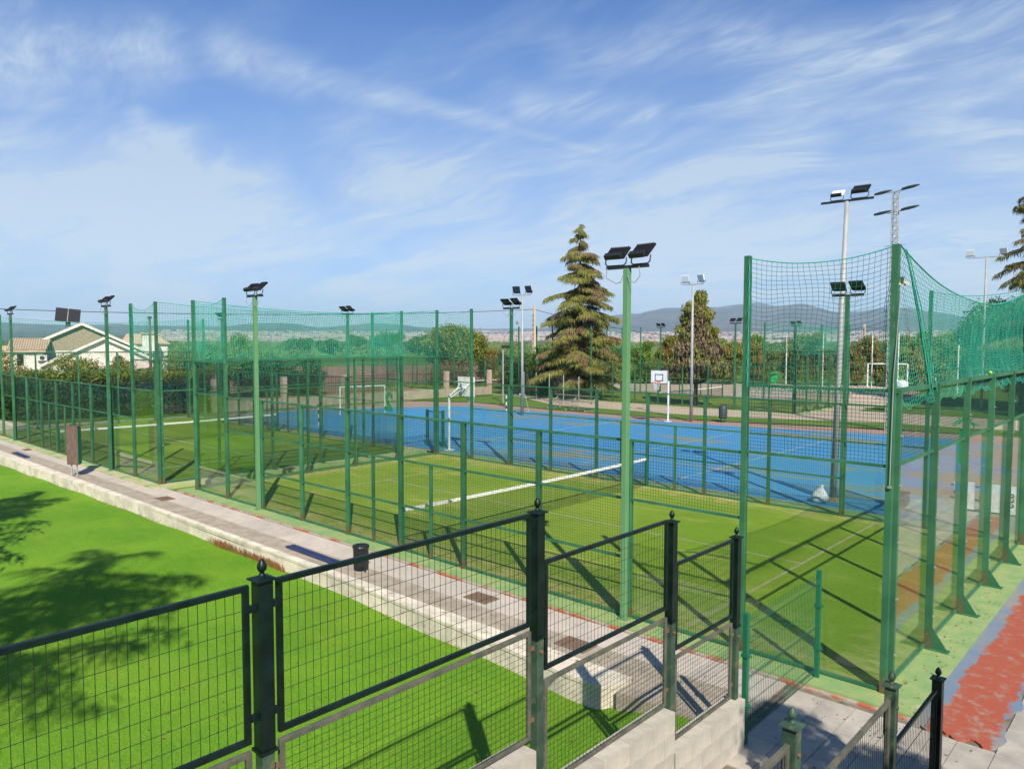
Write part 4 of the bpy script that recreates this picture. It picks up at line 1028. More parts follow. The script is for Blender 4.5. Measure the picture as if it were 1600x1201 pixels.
MB().tube((-.5, 0, 9.6), (.5, .05, 9.65), .02, 5).build('step_bar', 'steel', t)

# power-line poles and the cable
def conc_pole(loc, h, lb):
    t = thing('utility_pole', lb, 'utility pole', loc)
    MB().add([(-.2, -.16, 0), (.2, -.16, 0), (.2, .16, 0), (-.2, .16, 0), (-.11, -.09, h), (.11, -.09, h), (.11, .09, h), (-.11, .09, h)],
             [(0, 3, 2, 1), (4, 5, 6, 7), (0, 1, 5, 4), (1, 2, 6, 5), (2, 3, 7, 6), (3, 0, 4, 7)]).build('shaft', 'pole_concrete', t)
    m_ = MB()
    for z in np.arange(h*.45, h*.9, .5): m_.boxmm((-.04, -.17, z), (.04, -.13 if z < h*.5 else -.10, z+.28))
    m_.build('slots', 'drain', t)
    return t
conc_pole((-50.0, 50.6, -.1), 8.5, 'pale slotted concrete utility pole left of the big cedar')
conc_pole((-28.5, 89, -.1), 6.9, 'distant pale concrete utility pole seen through near net')
t = thing('utility_pole', 'brown wooden utility pole in front of the white house', 'utility pole', (-74.4, 20.4, -.1))
MB().tube((0, 0, 0), (0, 0, 7.0), .16, 8, .12).build('shaft', 'wood_brown', t); MB().boxmm((-.3, -.1, 6.9), (.3, .1, 7.1)).build('head', 'cable_dark', t)
def cable(pts, lb, r=.022):
    P_ = []
    for (a, b, sag) in pts:
        a, b = Vector(a), Vector(b)
        for k in range(24):
            u = k/24; p = a.lerp(b, u); p.z -= sag*4*u*(1-u); P_.append(tuple(p))
    P_.append(tuple(Vector(pts[-1][1])))
    tag(obj('power_cable', seg_mesh('power_cable', P_[:-1], P_[1:], r, 'cable_dark', 5)), lb, 'cable')
cable([((-72, -8, 7.6), (-50.0, 50.6, 8.0), .85), ((-50.0, 50.6, 8.0), (-28.5, 89, 6.4), 2.3)], 'dark overhead cable sagging across the view from left edge to the concrete poles', .03)
cable([((-28.5, 89, 6.4), (10, 95, 6.0), .8)], 'dark overhead cable at the right behind the near net', .02)

# ------------------------------------------------------------------ boundary wall with pillars, house, hedge
bwall = thing('boundary_wall', 'low tan wall with pinkish pillars and rails before the ploughed field', 'wall', (0, 0, 0))
PA, PB = Vector((-44.6, 12.5, 0)), Vector((-43.4, 37.0, 0))
for k in range(6):
    p = PA.lerp(PB, k/5); MB().boxmm((-.17, -.17, -.1), (.17, .17, 2.1)).build('pillar', 'pillar_pink', bwall, loc=p)
for k in range(5):
    a, b = PA.lerp(PB, k/5), PA.lerp(PB, (k+1)/5); L = (b-a).length-.42; ang = math.atan2((b-a).y, (b-a).x); mid = (a+b)/2
    MB().boxmm((-L/2, -.1, -.1), (L/2, .1, .62)).build('low_wall', 'wall_low', bwall, loc=mid).rotation_euler = (0, 0, ang)
    m_ = MB()
    for z in (.8, 1.95): m_.boxmm((-L/2, -.015, z), (L/2, .015, z+.03))
    for q in range(24): m_.boxmm((-L/2+q*L/24, -.008, .83), (-L/2+q*L/24+.012, .008, 1.95))
    m_.build('railing', 'cable_dark', bwall, loc=mid).rotation_euler = (0, 0, ang)

# chain-link fence run right of the wall
cf = thing('chain_link_fence', 'green mesh fence with grey posts in front of dark shrubs', 'fence', (0, 0, 0))
for k in range(7):
    MB().tube((-43+k*2.2, 38.2-k*1.0, -.1), (-43+k*2.2, 38.2-k*1.0, 2.1), .04, 6).build('post', 'steel', cf)
me = wire_panel('wire_mesh', 2.41, 1.9, .12, .12, .004, 'wire_green')
for k in range(6):
    o = obj('wire_mesh', me, cf, (-43+k*2.2, 38.2-k*1.0, .1)); o.rotation_euler = (0, 0, math.atan2(-1.0, 2.2))

# house far left
def gable_roof(mb, x0, x1, y0, y1, ze, zr, axis='x', over=.3, thick=.18):
    """gable roof slab pair; ridge along axis"""
    if axis == 'x':
        ym = (y0+y1)/2
        for sg, ye in ((-1, y0-over), (1, y1+over)):
            sl = (zr-ze)/((y1-y0)/2); z_ = ze-sl*over
            mb.add([(x0-over, ye, z_), (x1+over, ye, z_), (x1+over, ym, zr), (x0-over, ym, zr), (x0-over, ye, z_+thick), (x1+over, ye, z_+thick), (x1+over, ym, zr+thick), (x0-over, ym, zr+thick)],
                   [(0, 1, 2, 3), (4, 5, 6, 7), (0, 1, 5, 4), (1, 2, 6, 5), (3, 0, 4, 7)])
def tiles_on(parent, x0, x1, ya, za, yb, zb, m='roof_tile', step=.26):
    """half-round tile rows running down the slope"""
    P_, Q_ = [], []
    for x in np.arange(x0, x1, step): P_.append((x, ya, za)); Q_.append((x, yb, zb))
    return stuff(obj('tile_rows', seg_mesh('tile_rows', P_, Q_, .11, m, 6), parent))
# local frame: x to the right in view, y away
hd = Vector((-101.5, 23.0, 0)) - Vector((CAM.x, CAM.y, 0)); hz = math.atan2(hd.y, hd.x) - PI/2
house = thing('house', 'white country house with tiled gables and a dark solar panel behind the hedge', 'house', (-101.5, 23.0, -.1), hz)
hs = 1.0
# main block: ridge running away, gable facing us
def gable_block(name, xc, hw, y0, y1, ze, zr, wall_m, roof_m, over=.35, gable_m=None):
    mb = MB(); mb.boxmm((xc-hw, y0, -.2), (xc+hw, y1, ze)); w_ = mb.build(name, wall_m, house)
    MB().add([(xc-hw, y0-.01, ze), (xc+hw, y0-.01, ze), (xc, y0-.01, zr), (xc-hw, y1, ze), (xc+hw, y1, ze), (xc, y1, zr)], [(0, 1, 2), (5, 4, 3), (0, 2, 5, 3), (1, 4, 5, 2)]).build('gable', gable_m or wall_m, w_)
    sl = (zr-ze)/hw; r_ = MB()
    for sg in (-1, 1):
        xe = xc+sg*(hw+over); z_ = ze-sl*over
        r_.add([(xe, y0-over, z_+.05), (xc, y0-over, zr+.05), (xc, y1+over, zr+.05), (xe, y1+over, z_+.05), (xe, y0-over, z_+.3), (xc, y0-over, zr+.3), (xc, y1+over, zr+.3), (xe, y1+over, z_+.3)],
               [(3, 2, 1, 0), (4, 5, 6, 7), (0, 1, 5, 4), (1, 2, 6, 5), (2, 3, 7, 6), (3, 0, 4, 7)])
    rf = r_.build('roof', roof_m, house)
    P_, Q_ = [], []
    for y in np.arange(y0-over+.1, y1+over, .3):
        for sg in (-1, 1):
            P_.append((xc+sg*(hw+over), y, ze-sl*over+.3)); Q_.append((xc, y, zr+.3))
    stuff(obj('tile_rows', seg_mesh('tile_rows', P_, Q_, .10, roof_m, 6), rf))
    b_ = MB()   # pale verge boards along the front edge
    for sg in (-1, 1):
        p = Vector((xc+sg*(hw+over), y0-over-.04, ze-sl*over+.18)); q = Vector((xc, y0-over-.04, zr+.18))
        b_.tube(p, q, .2, 4)
    b_.build('verge', 'plaster', rf)
    return w_, rf
def U(u): return (u-140)/1175.0*105.0/1.06     # metres across per picture offset at the house
w1, r1 = gable_block('wall', -.1, 6.8, 4, 16, 3.4, 6.7, 'plaster', 'roof_tile', gable_m='stone_gable')
w2, r2 = gable_block('wall', 2.3, 6.6, -2.5, 3.9, 1.6, 4.85, 'plaster', 'roof_moss')
# dormer with window on the left
w3 = MB().boxmm((-7.6, -1.5, -.2), (-4.3, 4, 3.35)).build('wall', 'plaster', house)
r3 = MB().add([(-8.0, -1.9, 3.3), (-4.0, -1.9, 3.3), (-3.6, 4, 4.7), (-7.6, 4, 4.7), (-8.0, -1.9, 3.55), (-4.0, -1.9, 3.55), (-3.6, 4, 4.95), (-7.6, 4, 4.95)], [(0, 1, 2, 3), (4, 5, 6, 7), (0, 1, 5, 4), (1, 2, 6, 5), (3, 0, 4, 7)]).build('roof', 'roof_tile', house)
tiles_on(r3, -7.9, -3.9, -1.9, 3.55, 4, 4.95)
r4 = MB().boxmm((-12.5, 3, 2.2), (-7.6, 9, 2.4)).add([(-12.8, 2.6, 2.2), (-6.5, 2.6, 2.2), (-6.5, 6.5, 4.2), (-10.5, 6.5, 3.9)], [(0, 1, 2, 3)]).build('roof', 'roof_tile', house)
MB().boxmm((-12, 3, -.2), (-7.7, 9, 2.2)).build('wall', 'plaster', house)
MB().boxmm((5, 8, -.2), (10.4, 15, 4.3)).build('wall', 'plaster', house)
r5 = MB().add([(4.6, 7.6, 4.25), (10.8, 7.6, 4.25), (9.2, 11.5, 5.7), (5.4, 11.5, 5.7), (4.6, 15.4, 4.25), (10.8, 15.4, 4.25)], [(0, 1, 2, 3), (3, 2, 5, 4), (1, 5, 2), (0, 3, 4)]).build('roof', 'roof_tile', house)
ch = MB().boxmm((7.0, 4.5, 3), (8.6, 6, 5.6)).build('chimney', 'plaster', house); MB().boxmm((6.8, 4.3, 5.6), (8.8, 6.2, 5.8)).build('chimney_cap', 'roof_tile', ch)
wn_ = MB().boxmm((-7.0, -1.56, 1.7), (-6.3, -1.5, 3.0)).build('window', 'dark_glass', house); MB().boxmm((-7.1, -1.6, 1.6), (-7.0, -1.5, 3.1)).boxmm((-6.3, -1.6, 1.6), (-6.2, -1.5, 3.1)).build('window_frame', 'plaster', wn_)
wn_ = MB().boxmm((-2.0, -2.56, .4), (-.7, -2.5, 1.6)).build('window', 'shutter', house); MB().boxmm((-1.4, -2.6, .4), (-1.35, -2.55, 1.6)).build('window_frame', 'drain', wn_)
wn_ = MB().lathe([(.45, 0), (.45, .05)], 20).build('round_window', 'dark_glass', house, loc=(3.8, -2.55, 2.35)); wn_.rotation_euler = (PI/2, 0, 0)
MB().lathe([(.62, -.02), (.62, .04)], 20).build('surround', 'pillar_pink', wn_)
for (x, y, z) in ((-4.4, -1.85, 2.6), (1.2, -2.9, 1.1)):
    a = MB().boxmm((x-.5, y-.02, z-.35), (x+.5, y+.33, z+.35)).build('air_conditioner', 'ac_white', house); MB().lathe([(.26, 0), (.26, .03)], 16).build('fan_grille', 'bin_grey', a, loc=(x, y-.02, z)).rotation_euler = (PI/2, 0, 0)
sp_ = MB().obox(Matrix.Translation((-1.7, 8, 8.1)) @ Matrix.Rotation(R(-20), 4, 'X') @ Matrix.Rotation(R(6), 4, 'Y'), (2.9, .1, 1.9)).build('solar_panel', 'led_panel', house)
MB().boxmm((-2.0, 7.9, 6.6), (-1.4, 8.3, 7.4)).build('stand', 'cable_dark', sp_)
MB().obox(Matrix.Translation((-1.7, 7.9, 8.1)) @ Matrix.Rotation(R(-20), 4, 'X') @ Matrix.Rotation(R(6), 4, 'Y'), (.06, .06, 1.9)).build('divider', 'steel', sp_)

def tree(name, label, cat, loc, blobs, n, size, m, trunk_h, tr, seed, group=None, limbs=5, flat=0, droop=0, core=.35):
    t = thing(name, label, cat, loc, 0, group); g = random.Random(seed)
    obj('crown', leaf_cloud('crown', blobs, n, size, m, seed, flat, droop, core), t)
    mb = MB(); mb.tube((0, 0, -.15), (0, 0, trunk_h), tr, 8, tr*.6)
    for k in range(limbs):
        b = blobs[g.randrange(len(blobs))]; mid = Vector((b[0]*.4, b[1]*.4, trunk_h*.75+(b[2]-trunk_h)*.3)); mb.tube((0, 0, trunk_h*.7), mid, tr*.5, 6, tr*.35); mb.tube(mid, b[:3], tr*.35, 5, tr*.12)
    mb.build('trunk', 'bark', t)
    return t
def rblobs(g, n, R_, zc, rz, r0, r1, flat=1.0):
    out_ = []
    for k in range(n):
        a = g.uniform(0, 2*PI); q = R_*math.sqrt(g.random()); z = zc+g.uniform(-1, 1)*rz*math.sqrt(max(0, 1-(q/R_)**2)*.9+.1); r_ = g.uniform(r0, r1)
        out_.append((q*math.cos(a), q*math.sin(a), z, r_, r_, r_*.8*flat))
    return out_

# hedge: clipped dark mass with olive top, three lengths of it
g = random.Random(5)
hb, ht = [], []
HP = [(-52, -7), (-49, 0), (-47.3, 5), (-45.8, 10), (-45.2, 13)]
for i in range(len(HP)-1):
    a, b = Vector((*HP[i], 0)), Vector((*HP[i+1], 0)); n_ = int((b-a).length/.8)
    for k in range(n_):
        p = a.lerp(b, k/n_)
        for z in (.55, 1.3, 2.0): hb.append((p.x+g.uniform(-.25, .25), p.y+g.uniform(-.3, .3), z, .85, .85, .6))
        ht.append((p.x+g.uniform(-.3, .3), p.y+g.uniform(-.4, .4), 2.45+g.uniform(-.1, .2), .7, .75, .42))
t = thing('hedge', 'long clipped dark green hedge behind the left court', 'hedge', (0, 0, -.1))
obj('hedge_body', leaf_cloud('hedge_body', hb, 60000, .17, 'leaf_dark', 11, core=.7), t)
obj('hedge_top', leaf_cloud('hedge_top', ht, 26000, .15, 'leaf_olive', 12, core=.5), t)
# shrubs over the hedge
def shrub(x, y, h, r_, m, lb, seed, n=9500, size=.17, group=None, name='shrub'):
    g = random.Random(seed); bl = rblobs(g, 9, r_*.7, h*.55, h*.38, r_*.35, r_*.6)
    return tree(name, lb, 'shrub', (x, y, -.1), bl, n, size, m, h*.4, .08, seed, group)
shrub(-58, 3.5, 3.7, 2.6, 'leaf_rust', 'rusty brown shrub left of the house behind the hedge', 31, 7000)
shrub(-60, 9.5, 3.4, 2.3, 'leaf_olive', 'yellow green shrub in front of the white house wall', 32)
shrub(-58, 12.2, 3.2, 1.9, 'leaf_olive', 'low olive shrub below the brown window of the house', 33)
shrub(-57, 16.4, 4.1, 2.4, 'leaf_olive', 'olive shrub at the right corner of the house', 34, 6000)
t_ = tree('bushy_tree', 'bright green bushy tree right of the house, seen through netting', 'tree', (-56, 19.2, -.1), rblobs(random.Random(8), 14, 2.2, 3.3, 1.6, .7, 1.2), 14000, .18, 'leaf_bright', 2.2, .14, 41)
shrub(-57, 23.6, 3.9, 2.0, 'leaf_green', 'dark green shrub right of the bright bushy tree', 35)
shrub(-61, 29.2, 3.9, 1.6, 'leaf_green', 'small upright green tree behind left floodlight pole', 36, 4000)
shrub(-55, 21.0, 2.8, 2.6, 'leaf_dark', 'dark hedge shrub below the bright bushy tree', 37, 6000)
shrub(-54, 25.0, 2.5, 2.4, 'leaf_dark', 'dark low shrub at right end of the hedge', 38, 6000)
shrub(-52, 3.4, 3.0, 1.6, 'leaf_green', 'green shrub rising just over the hedge before the house', 39, 4000)

# round tree and autumn shrubs before the field
tree('round_tree', 'large round green tree standing at the edge of ploughed field', 'tree', (-57, 45.4, -.1),
     [(0, 0, 4.6, 3.2, 3.2, 1.7), (-1.8, 0, 3.7, 1.9, 1.9, 1.4), (2.0, 0, 3.5, 2.0, 2.0, 1.5), (.6, -1, 5.2, 2.1, 2.1, 1.2), (-1, 1, 5.1, 1.7, 1.7, 1.1), (2.6, .5, 4.4, 1.5, 1.5, 1.2), (-2.9, 0, 3.0, 1.2, 1.2, .9)], 34000, .2, 'leaf_olive', 2.4, .3, 51, core=.55)
shrub(-57, 50.5, 4.2, 2.2, 'leaf_rust', 'rust coloured shrub right of the round tree', 52, 6000)
shrub(-55, 44.0, 2.4, 3.4, 'cedar_brown', 'bare brown brush below the round tree', 53, 6000)
shrub(-62, 58, 3.9, 2.0, 'leaf_dark', 'dark round shrub beyond the short lamp post', 54)
gg = random.Random(77)
SH = [(-46.5, 43.5, 3.6, 2.4, 'leaf_olive'), (-44, 42.5, 3.9, 2.2, 'leaf_green'), (-42, 43, 3.5, 2.1, 'leaf_olive'), (-40.4, 41.2, 4.6, 2.3, 'leaf_bright'), (-38.6, 41.5, 3.6, 2.2, 'leaf_green'),
      (-41, 38.6, 2.6, 2.0, 'leaf_dark'), (-38.8, 38.0, 2.4, 1.8, 'leaf_dark'), (-37, 39.6, 3.2, 2.2, 'leaf_dark'), (-36, 42, 3.7, 2.3, 'leaf_olive')]
LBS = ['yellow green shrub nearest the field, right of the tall net post', 'green shrub behind the short lamp post', 'olive shrub between the lamp post and the green pole', 'bright green tall shrub below the concrete pole',
       'green shrub partly covered by left branches of cedar', 'dark shrub behind the small striped goal', 'dark low shrub left of the bench', 'dark shrub behind the bench under the cedar', 'olive shrub just behind the cedar']
for i, (x, y, h, r_, m_) in enumerate(SH): shrub(x, y, h, r_, m_, LBS[i], 200+i, 6500, .17)

# cedars
def cedar(name, label, loc, H, Rm, seed, m='cedar_leaf', z0=1.1, step=.42, nb=7, shape=.85, dens=1.0, gap=0.0, top=.5, trunk=.3, lean=(0, 0)):
    t = thing(name, label, 'tree', loc); g = random.Random(seed); gn = np.random.RandomState(seed)
    A, B, RR, V = [], [], [], []
    z = z0
    while z < H-.3:
        f_ = (z-z0)/(H-z0); Rz = Rm*(1-f_)**shape*(1 if f_ > .08 else .82)+.22
        for b in range(nb if f_ < .8 else 5):
            if g.random() < gap: continue
            a = g.uniform(0, 2*PI); L = Rz*g.uniform(.45, 1.15)*(g.uniform(1.0, 1.22) if g.random() < .15 else 1); zb = z+g.uniform(-.2, .2)
            c_, s_ = math.cos(a), math.sin(a); cx = lean[0]*zb/H; cy = lean[1]*zb/H
            N_ = 7; pts = []; wob = g.gauss(0, .18)*L; up_ = g.uniform(.12, .5)
            for k in range(N_+1):
                u = k/N_; pts.append(Vector((cx+c_*L*u-s_*wob*u*u, cy+s_*L*u+c_*wob*u*u, zb + L*(up_*u - .42*u*u))))
            for k in range(N_): A.append(pts[k]); B.append(pts[k+1]); RR.append(.05*(1-k/N_)*(L/3+.2)+.006)
            ns = int(L*150*dens)
            for q in range(ns):
                u = .12+.88*g.random()**.8; k = min(N_-1, int(u*N_)); p = pts[k].lerp(pts[k+1], u*N_-k)
                side = g.gauss(0, 1)*(.10+.24*L/3*(1-abs(u-.55)))
                p = p + Vector((-s_*side, c_*side, -abs(side)*.28 + g.gauss(0, .04)))
                dl = g.uniform(.14, .46); out_ = Vector((c_*g.uniform(-.1, .5)-s_*side*.8, s_*g.uniform(-.1, .5)+c_*side*.8, -g.uniform(.35, 1.1))).normalized()*dl
                wv = Vector((g.gauss(0, 1), g.gauss(0, 1), g.gauss(0, .3))).normalized()*dl*.13
                V += [p-wv*.6, p+wv*.6, p+out_]
        z += step*g.uniform(.8, 1.25)
    for q in range(int(240*top)):
        zz_ = H-1.0*g.random(); p = Vector((lean[0]+g.gauss(0, .12), lean[1]+g.gauss(0, .12), zz_)); o_ = Vector((g.gauss(0, .2), g.gauss(0, .2), -.2)); V += [p, p+Vector((.06, .03, .02)), p+o_]
    V = np.array([tuple(v) for v in V]); F = np.arange(len(V)).reshape(-1, 3)
    obj('crown', np_mesh('crown', V, F, m), t)
    stuff(obj('branches', seg_mesh('branches', [tuple(a) for a in A], [tuple(b) for b in B], RR, 'bark', 4), t))
    MB().tube((0, 0, -.15), (lean[0]*.5, lean[1]*.5, H*.5), trunk, 10, trunk*.6).tube((lean[0]*.5, lean[1]*.5, H*.5), (lean[0], lean[1], H), trunk*.6, 8, .02).build('trunk', 'bark', t)
    return t
cedar('cedar_tree', 'large conical cedar with drooping olive and brown boughs behind the bench', (-34.1, 37.9, -.1), 14.0, 4.1, 3, z0=1.2, nb=9, step=.50, shape=.70, dens=1.6, gap=.24, trunk=.32)
bc = tree('conifer_tree', 'small half-dead brown conifer beside the slim grey mast', 'tree', (-23.9, 38.3, -.1),
     [(.2, 0, 6.0, .8, .8, .8), (-.5, .1, 5.2, .9, .9, .7), (.6, 0, 4.9, 1.0, 1.0, .8), (-.3, 0, 4.1, 1.3, 1.2, .8), (.9, .1, 3.9, 1.1, 1.1, .7), (-.9, 0, 3.2, 1.2, 1.2, .6), (.5, 0, 3.1, 1.5, 1.4, .7), (1.6, 0, 2.6, .9, .9, .45), (-1.7, 0, 2.3, .9, .9, .45), (-.4, 0, 2.3, 1.3, 1.3, .5)],
     26000, .23, 'cedar_brown', 2.4, .2, 5, limbs=26, droop=.9, core=.05)
obj('crown_top', leaf_cloud('crown_top', [(.25, 0, 7.7, .5, .5, .65), (-.15, 0, 7.0, .85, .85, .6), (.5, 0, 6.6, .75, .75, .55), (-.7, 0, 6.3, .6, .6, .45), (1.1, 0, 5.4, .6, .6, .4), (-1.1, 0, 5.6, .6, .6, .35)], 9000, .2, 'cedar_leaf', 6, droop=.5, core=.1), bc)
MB().tube((0, 0, 2), (.2, 0, 7.6), .13, 8, .02).build('leader', 'bark', bc)
cedar('cedar_tree', 'tall cedar cut by the right edge of view', (-4.5, 50.5, -.1), 19.5, 4.4, 9, z0=2.2, nb=8, step=.42, shape=.7, dens=1.0, gap=.12, trunk=.35)
tree('leafy_tree', 'dense green tree below the right cedar, seen through netting', 'tree', (-6.2, 52, -.1), rblobs(random.Random(18), 14, 3.2, 4.8, 3.2, 1.2, 2.0), 30000, .24, 'leaf_green', 3, .3, 61)
tree('leafy_tree', 'dark tree with pale trunk at right edge behind the courts', 'tree', (-1.0, 46, -.1), rblobs(random.Random(19), 12, 2.8, 4.2, 2.4, 1.1, 1.7), 20000, .24, 'leaf_dark', 3, .3, 62)
tree('leafy_tree', 'small round tree left of the right cedar beyond the pitch', 'tree', (-15.5, 82, -.1), rblobs(random.Random(20), 10, 1.8, 4.0, 1.3, .9, 1.3), 9000, .25, 'leaf_green', 3, .2, 63)

# row of tall autumn poplars behind the far courts
gg = random.Random(91); base = []
for k in range(3):
    bl = [(gg.gauss(0, .35), gg.gauss(0, .35), 1.0+i*.62, .75-.05*abs(i-3), .75-.05*abs(i-3), .6) for i in range(7)]
    base.append((leaf_cloud('crown', bl, 5200, .2, ('leaf_rust', 'leaf_olive', 'leaf_bright')[k], 300+k, droop=.6, core=.2), MB().tube((0, 0, -.2), (0, 0, 4), .08, 6, .03).mesh('trunk', 'bark')))
def row(p, q, n_, hmin, hmax, weights, lb, grp):
    for i in range(n_):
        u = i/(n_-1) if n_ > 1 else 0; k = gg.choices((0, 1, 2), weights)[0]; x = p[0]+(q[0]-p[0])*u+gg.gauss(0, .5); y = p[1]+(q[1]-p[1])*u+gg.gauss(0, .8)
        t = thing('poplar_tree', lb[k], 'tree', (x, y, -.1), gg.uniform(0, 6), grp+' '+('rusty', 'olive', 'green')[k])
        s_ = gg.uniform(hmin, hmax)/5.4; t.scale = (s_*1.25, s_*1.25, s_)
        obj('crown', base[k][0], t); obj('trunk', base[k][1], t)
row((-41, 62), (-17, 78), 30, 4.2, 5.8, (5, 3, 1), ('slim rusty poplar in the row behind the far courts', 'slim olive poplar in the row behind the far courts', 'slim green poplar in the row behind the far courts'), 'row behind the far courts,')
row((-23, 84), (10, 96), 26, 4.6, 6.2, (2, 5, 2), ('slim rusty poplar beyond the football pitch', 'slim olive poplar beyond the football pitch', 'slim green poplar beyond the football pitch'), 'row beyond the football pitch,')
row((-48, 58), (-40, 61), 8, 4.0, 5.2, (0, 1, 4), ('rusty poplar at cedar', 'olive poplar beside the cedar trunk, far side', 'bright green poplar just right of the near light pole'), 'green clump by the cedar,')

# pale ball-stop posts, white arc fence round the pitch, white column
for i, (x, y) in enumerate([(-25.5, 58), (-22.9, 60), (-20.9, 61), (-19.4, 62.5), (-17.6, 64), (-20.8, 74), (-13.2, 66)]):
    t = thing('pitch_post', 'slim pale post of the ball-stop net beyond the far courts', 'post', (x, y, -.05), 0, 'pale posts behind the far courts')
    MB().tube((0, 0, 0), (0, 0, 5.4 if i != 5 else 3.6), .06, 8, .045).build('shaft', 'white_paint', t); MB().boxmm((-.12, -.12, 0), (.12, .12, .05)).build('base_plate', 'steel', t)
t = thing('pitch_fence', 'low pale railing curving round the far side of the football pitch', 'fence', (0, 0, 0))
P_, Q_ = [], []
arc = [(-26+a*.6*1.0, 78+6*math.sin(a/46*PI)) for a in range(0, 60, 2)]
for i in range(len(arc)-1): P_.append((*arc[i], 1.05)); Q_.append((*arc[i+1], 1.05))
for p in arc: P_.append((*p, -.05)); Q_.append((*p, 1.05))
obj('rail_and_posts', seg_mesh('rail_and_posts', P_, Q_, .04, 'white_paint', 4), t)
t = thing('football_goal', 'white football goal seen through the far court nets', 'goal', (-20.5, 71, -.03), R(20))
for x in (-1.8, 1.8): MB().tube((x, 0, 0), (x, 0, 2.4), .06, 8).build('goal_post', 'white_paint', t)
MB().tube((-1.8, 0, 2.4), (1.8, 0, 2.4), .06, 8).build('crossbar', 'white_paint', t)
MB().path([Vector((-1.8, 0, 2.4)), Vector((-1.8, 1, 2.3)), Vector((-1.8, 1.8, 0))], .03, 5).path([Vector((1.8, 0, 2.4)), Vector((1.8, 1, 2.3)), Vector((1.8, 1.8, 0))], .03, 5).build('back_frame', 'steel', t)
t = thing('white_column', 'white wrapped bundle standing upright beyond the corner post', 'bundle', (-12.3, 43.7, -.05))
MB().lathe([(.3, 0), (.33, .3), (.3, .9), (.36, 1.2), (.32, 1.6), (.42, 1.75), (.40, 2.05), (.2, 2.25), (.02, 2.3)], 12).build('column', 'white_cloth', t, smooth=True)
MB().lathe([(.3, 0), (.42, .1), (.4, .4), (.2, .55), (.01, .6)], 10).build('side_bundle', 'white_cloth', t, smooth=True, loc=(.55, 0, 1.55))
MB().boxmm((.5, -.05, 0), (.6, .05, 1.6)).build('support', 'steel', t)

# low barrier with white number boards beyond the painted strip (seen mirrored in the glass)
bar_ = thing('number_barrier', 'low white barrier boards with black numbers beside the glass wall', 'barrier', (.25, 13.2, -.04))
for k, s_ in enumerate(('030', '603', '84')):
    x = .06+k*.62
    p = MB().boxmm((x, 0, .05), (x+.5, .04, .80)).build('board', 'white_paint', bar_)
    o = obj('numbers', text_mesh(s_, .26, 'black_paint', .002, 'numbers'), p, (x+.33, -.004, .42), rot=(PI/2, PI/2, 0))
MB().boxmm((0, .045, .3), (1.9, .07, .34)).boxmm((0, .045, .66), (1.9, .07, .70)).build('rail', 'cable_dark', bar_)
car = thing('parked_car', 'white car parked at the right edge beyond the blue court', 'car', (-.2, 38.2, -.05), R(10))
mb = MB()
prof = [(-2.0, .35), (-2.05, .75), (-1.6, .95), (-1.0, 1.05), (-.5, 1.45), (.9, 1.48), (1.5, 1.05), (2.0, .95), (2.1, .6), (2.05, .35)]
n_ = len(prof); mb.add([(x, -.8, z) for x, z in prof]+[(x, .8, z) for x, z in prof], [tuple(range(n_)), tuple(range(n_, 2*n_))[::-1]]+[(i, n_+i, n_+(i+1) % n_, (i+1) % n_) for i in range(n_)])
mb.build('body', 'car_paint', car, bevel=.05)
MB().add([(-.85, -.81, 1.05), (1.3, -.81, 1.05), (.85, -.81, 1.40), (-.45, -.81, 1.38)], [(0, 1, 2, 3)]).build('side_window', 'dark_glass', car)
MB().add([(-1.02, -.7, 1.08), (-1.02, .7, 1.08), (-.52, .65, 1.45), (-.52, -.65, 1.45)], [(0, 1, 2, 3)]).build('windscreen', 'dark_glass', car)
for x in (-1.3, 1.35):
    for y in (-.78, .78):
        o = MB().lathe([(.2, -.1), (.32, -.08), (.32, .08), (.2, .1)], 16).build('wheel', 'black_plastic', car, loc=(x, y, .32)); o.rotation_euler = (PI/2, 0, 0)
t = thing('black_banner', 'black banner wall with white specks behind the blue court at right', 'banner', (-2.6, 33.9, -.05), R(4))
MB().boxmm((-1.4, 0, .05), (3.2, .06, 1.1)).build('sheet', 'black_paint', t)
m_ = MB()
for q in range(9): m_.boxmm((-1.2+q*.5, -.012, .3+.1*(q % 3)), (-1.14+q*.5, -.004, .8))
m_.build('white_marks', 'white_paint', t)
for x in (-1.4, .9, 3.1): MB().boxmm((x, .06, 0), (x+.06, .12, 1.2)).build('post', 'steel', t)

# the tree whose shade falls on the lawn: stands left of the view
cedar('cedar_tree', 'cedar standing left of the lawn outside the view, shading it', (-2.3, -13.9, -.35), 14.4, 3.8, 21, z0=8.7, nb=8, step=.75, shape=.45, dens=.75, gap=.15, trunk=.2)
cedar('cedar_tree', 'cedar further left of the lawn outside the view', (-13.9, -11.2, -.35), 12.0, 2.8, 23, z0=4.5, nb=8, step=.7, shape=.6, dens=.7, gap=.15, trunk=.16)
tree('shade_tree', 'broad tree behind the terrace outside the view, shading the paving', 'tree', (5.9, -6.3, -.35), rblobs(random.Random(29), 6, 1.0, 6.6, .5, .3, .6), 5000, .12, 'leaf_shadow', 5.4, .2, 65)

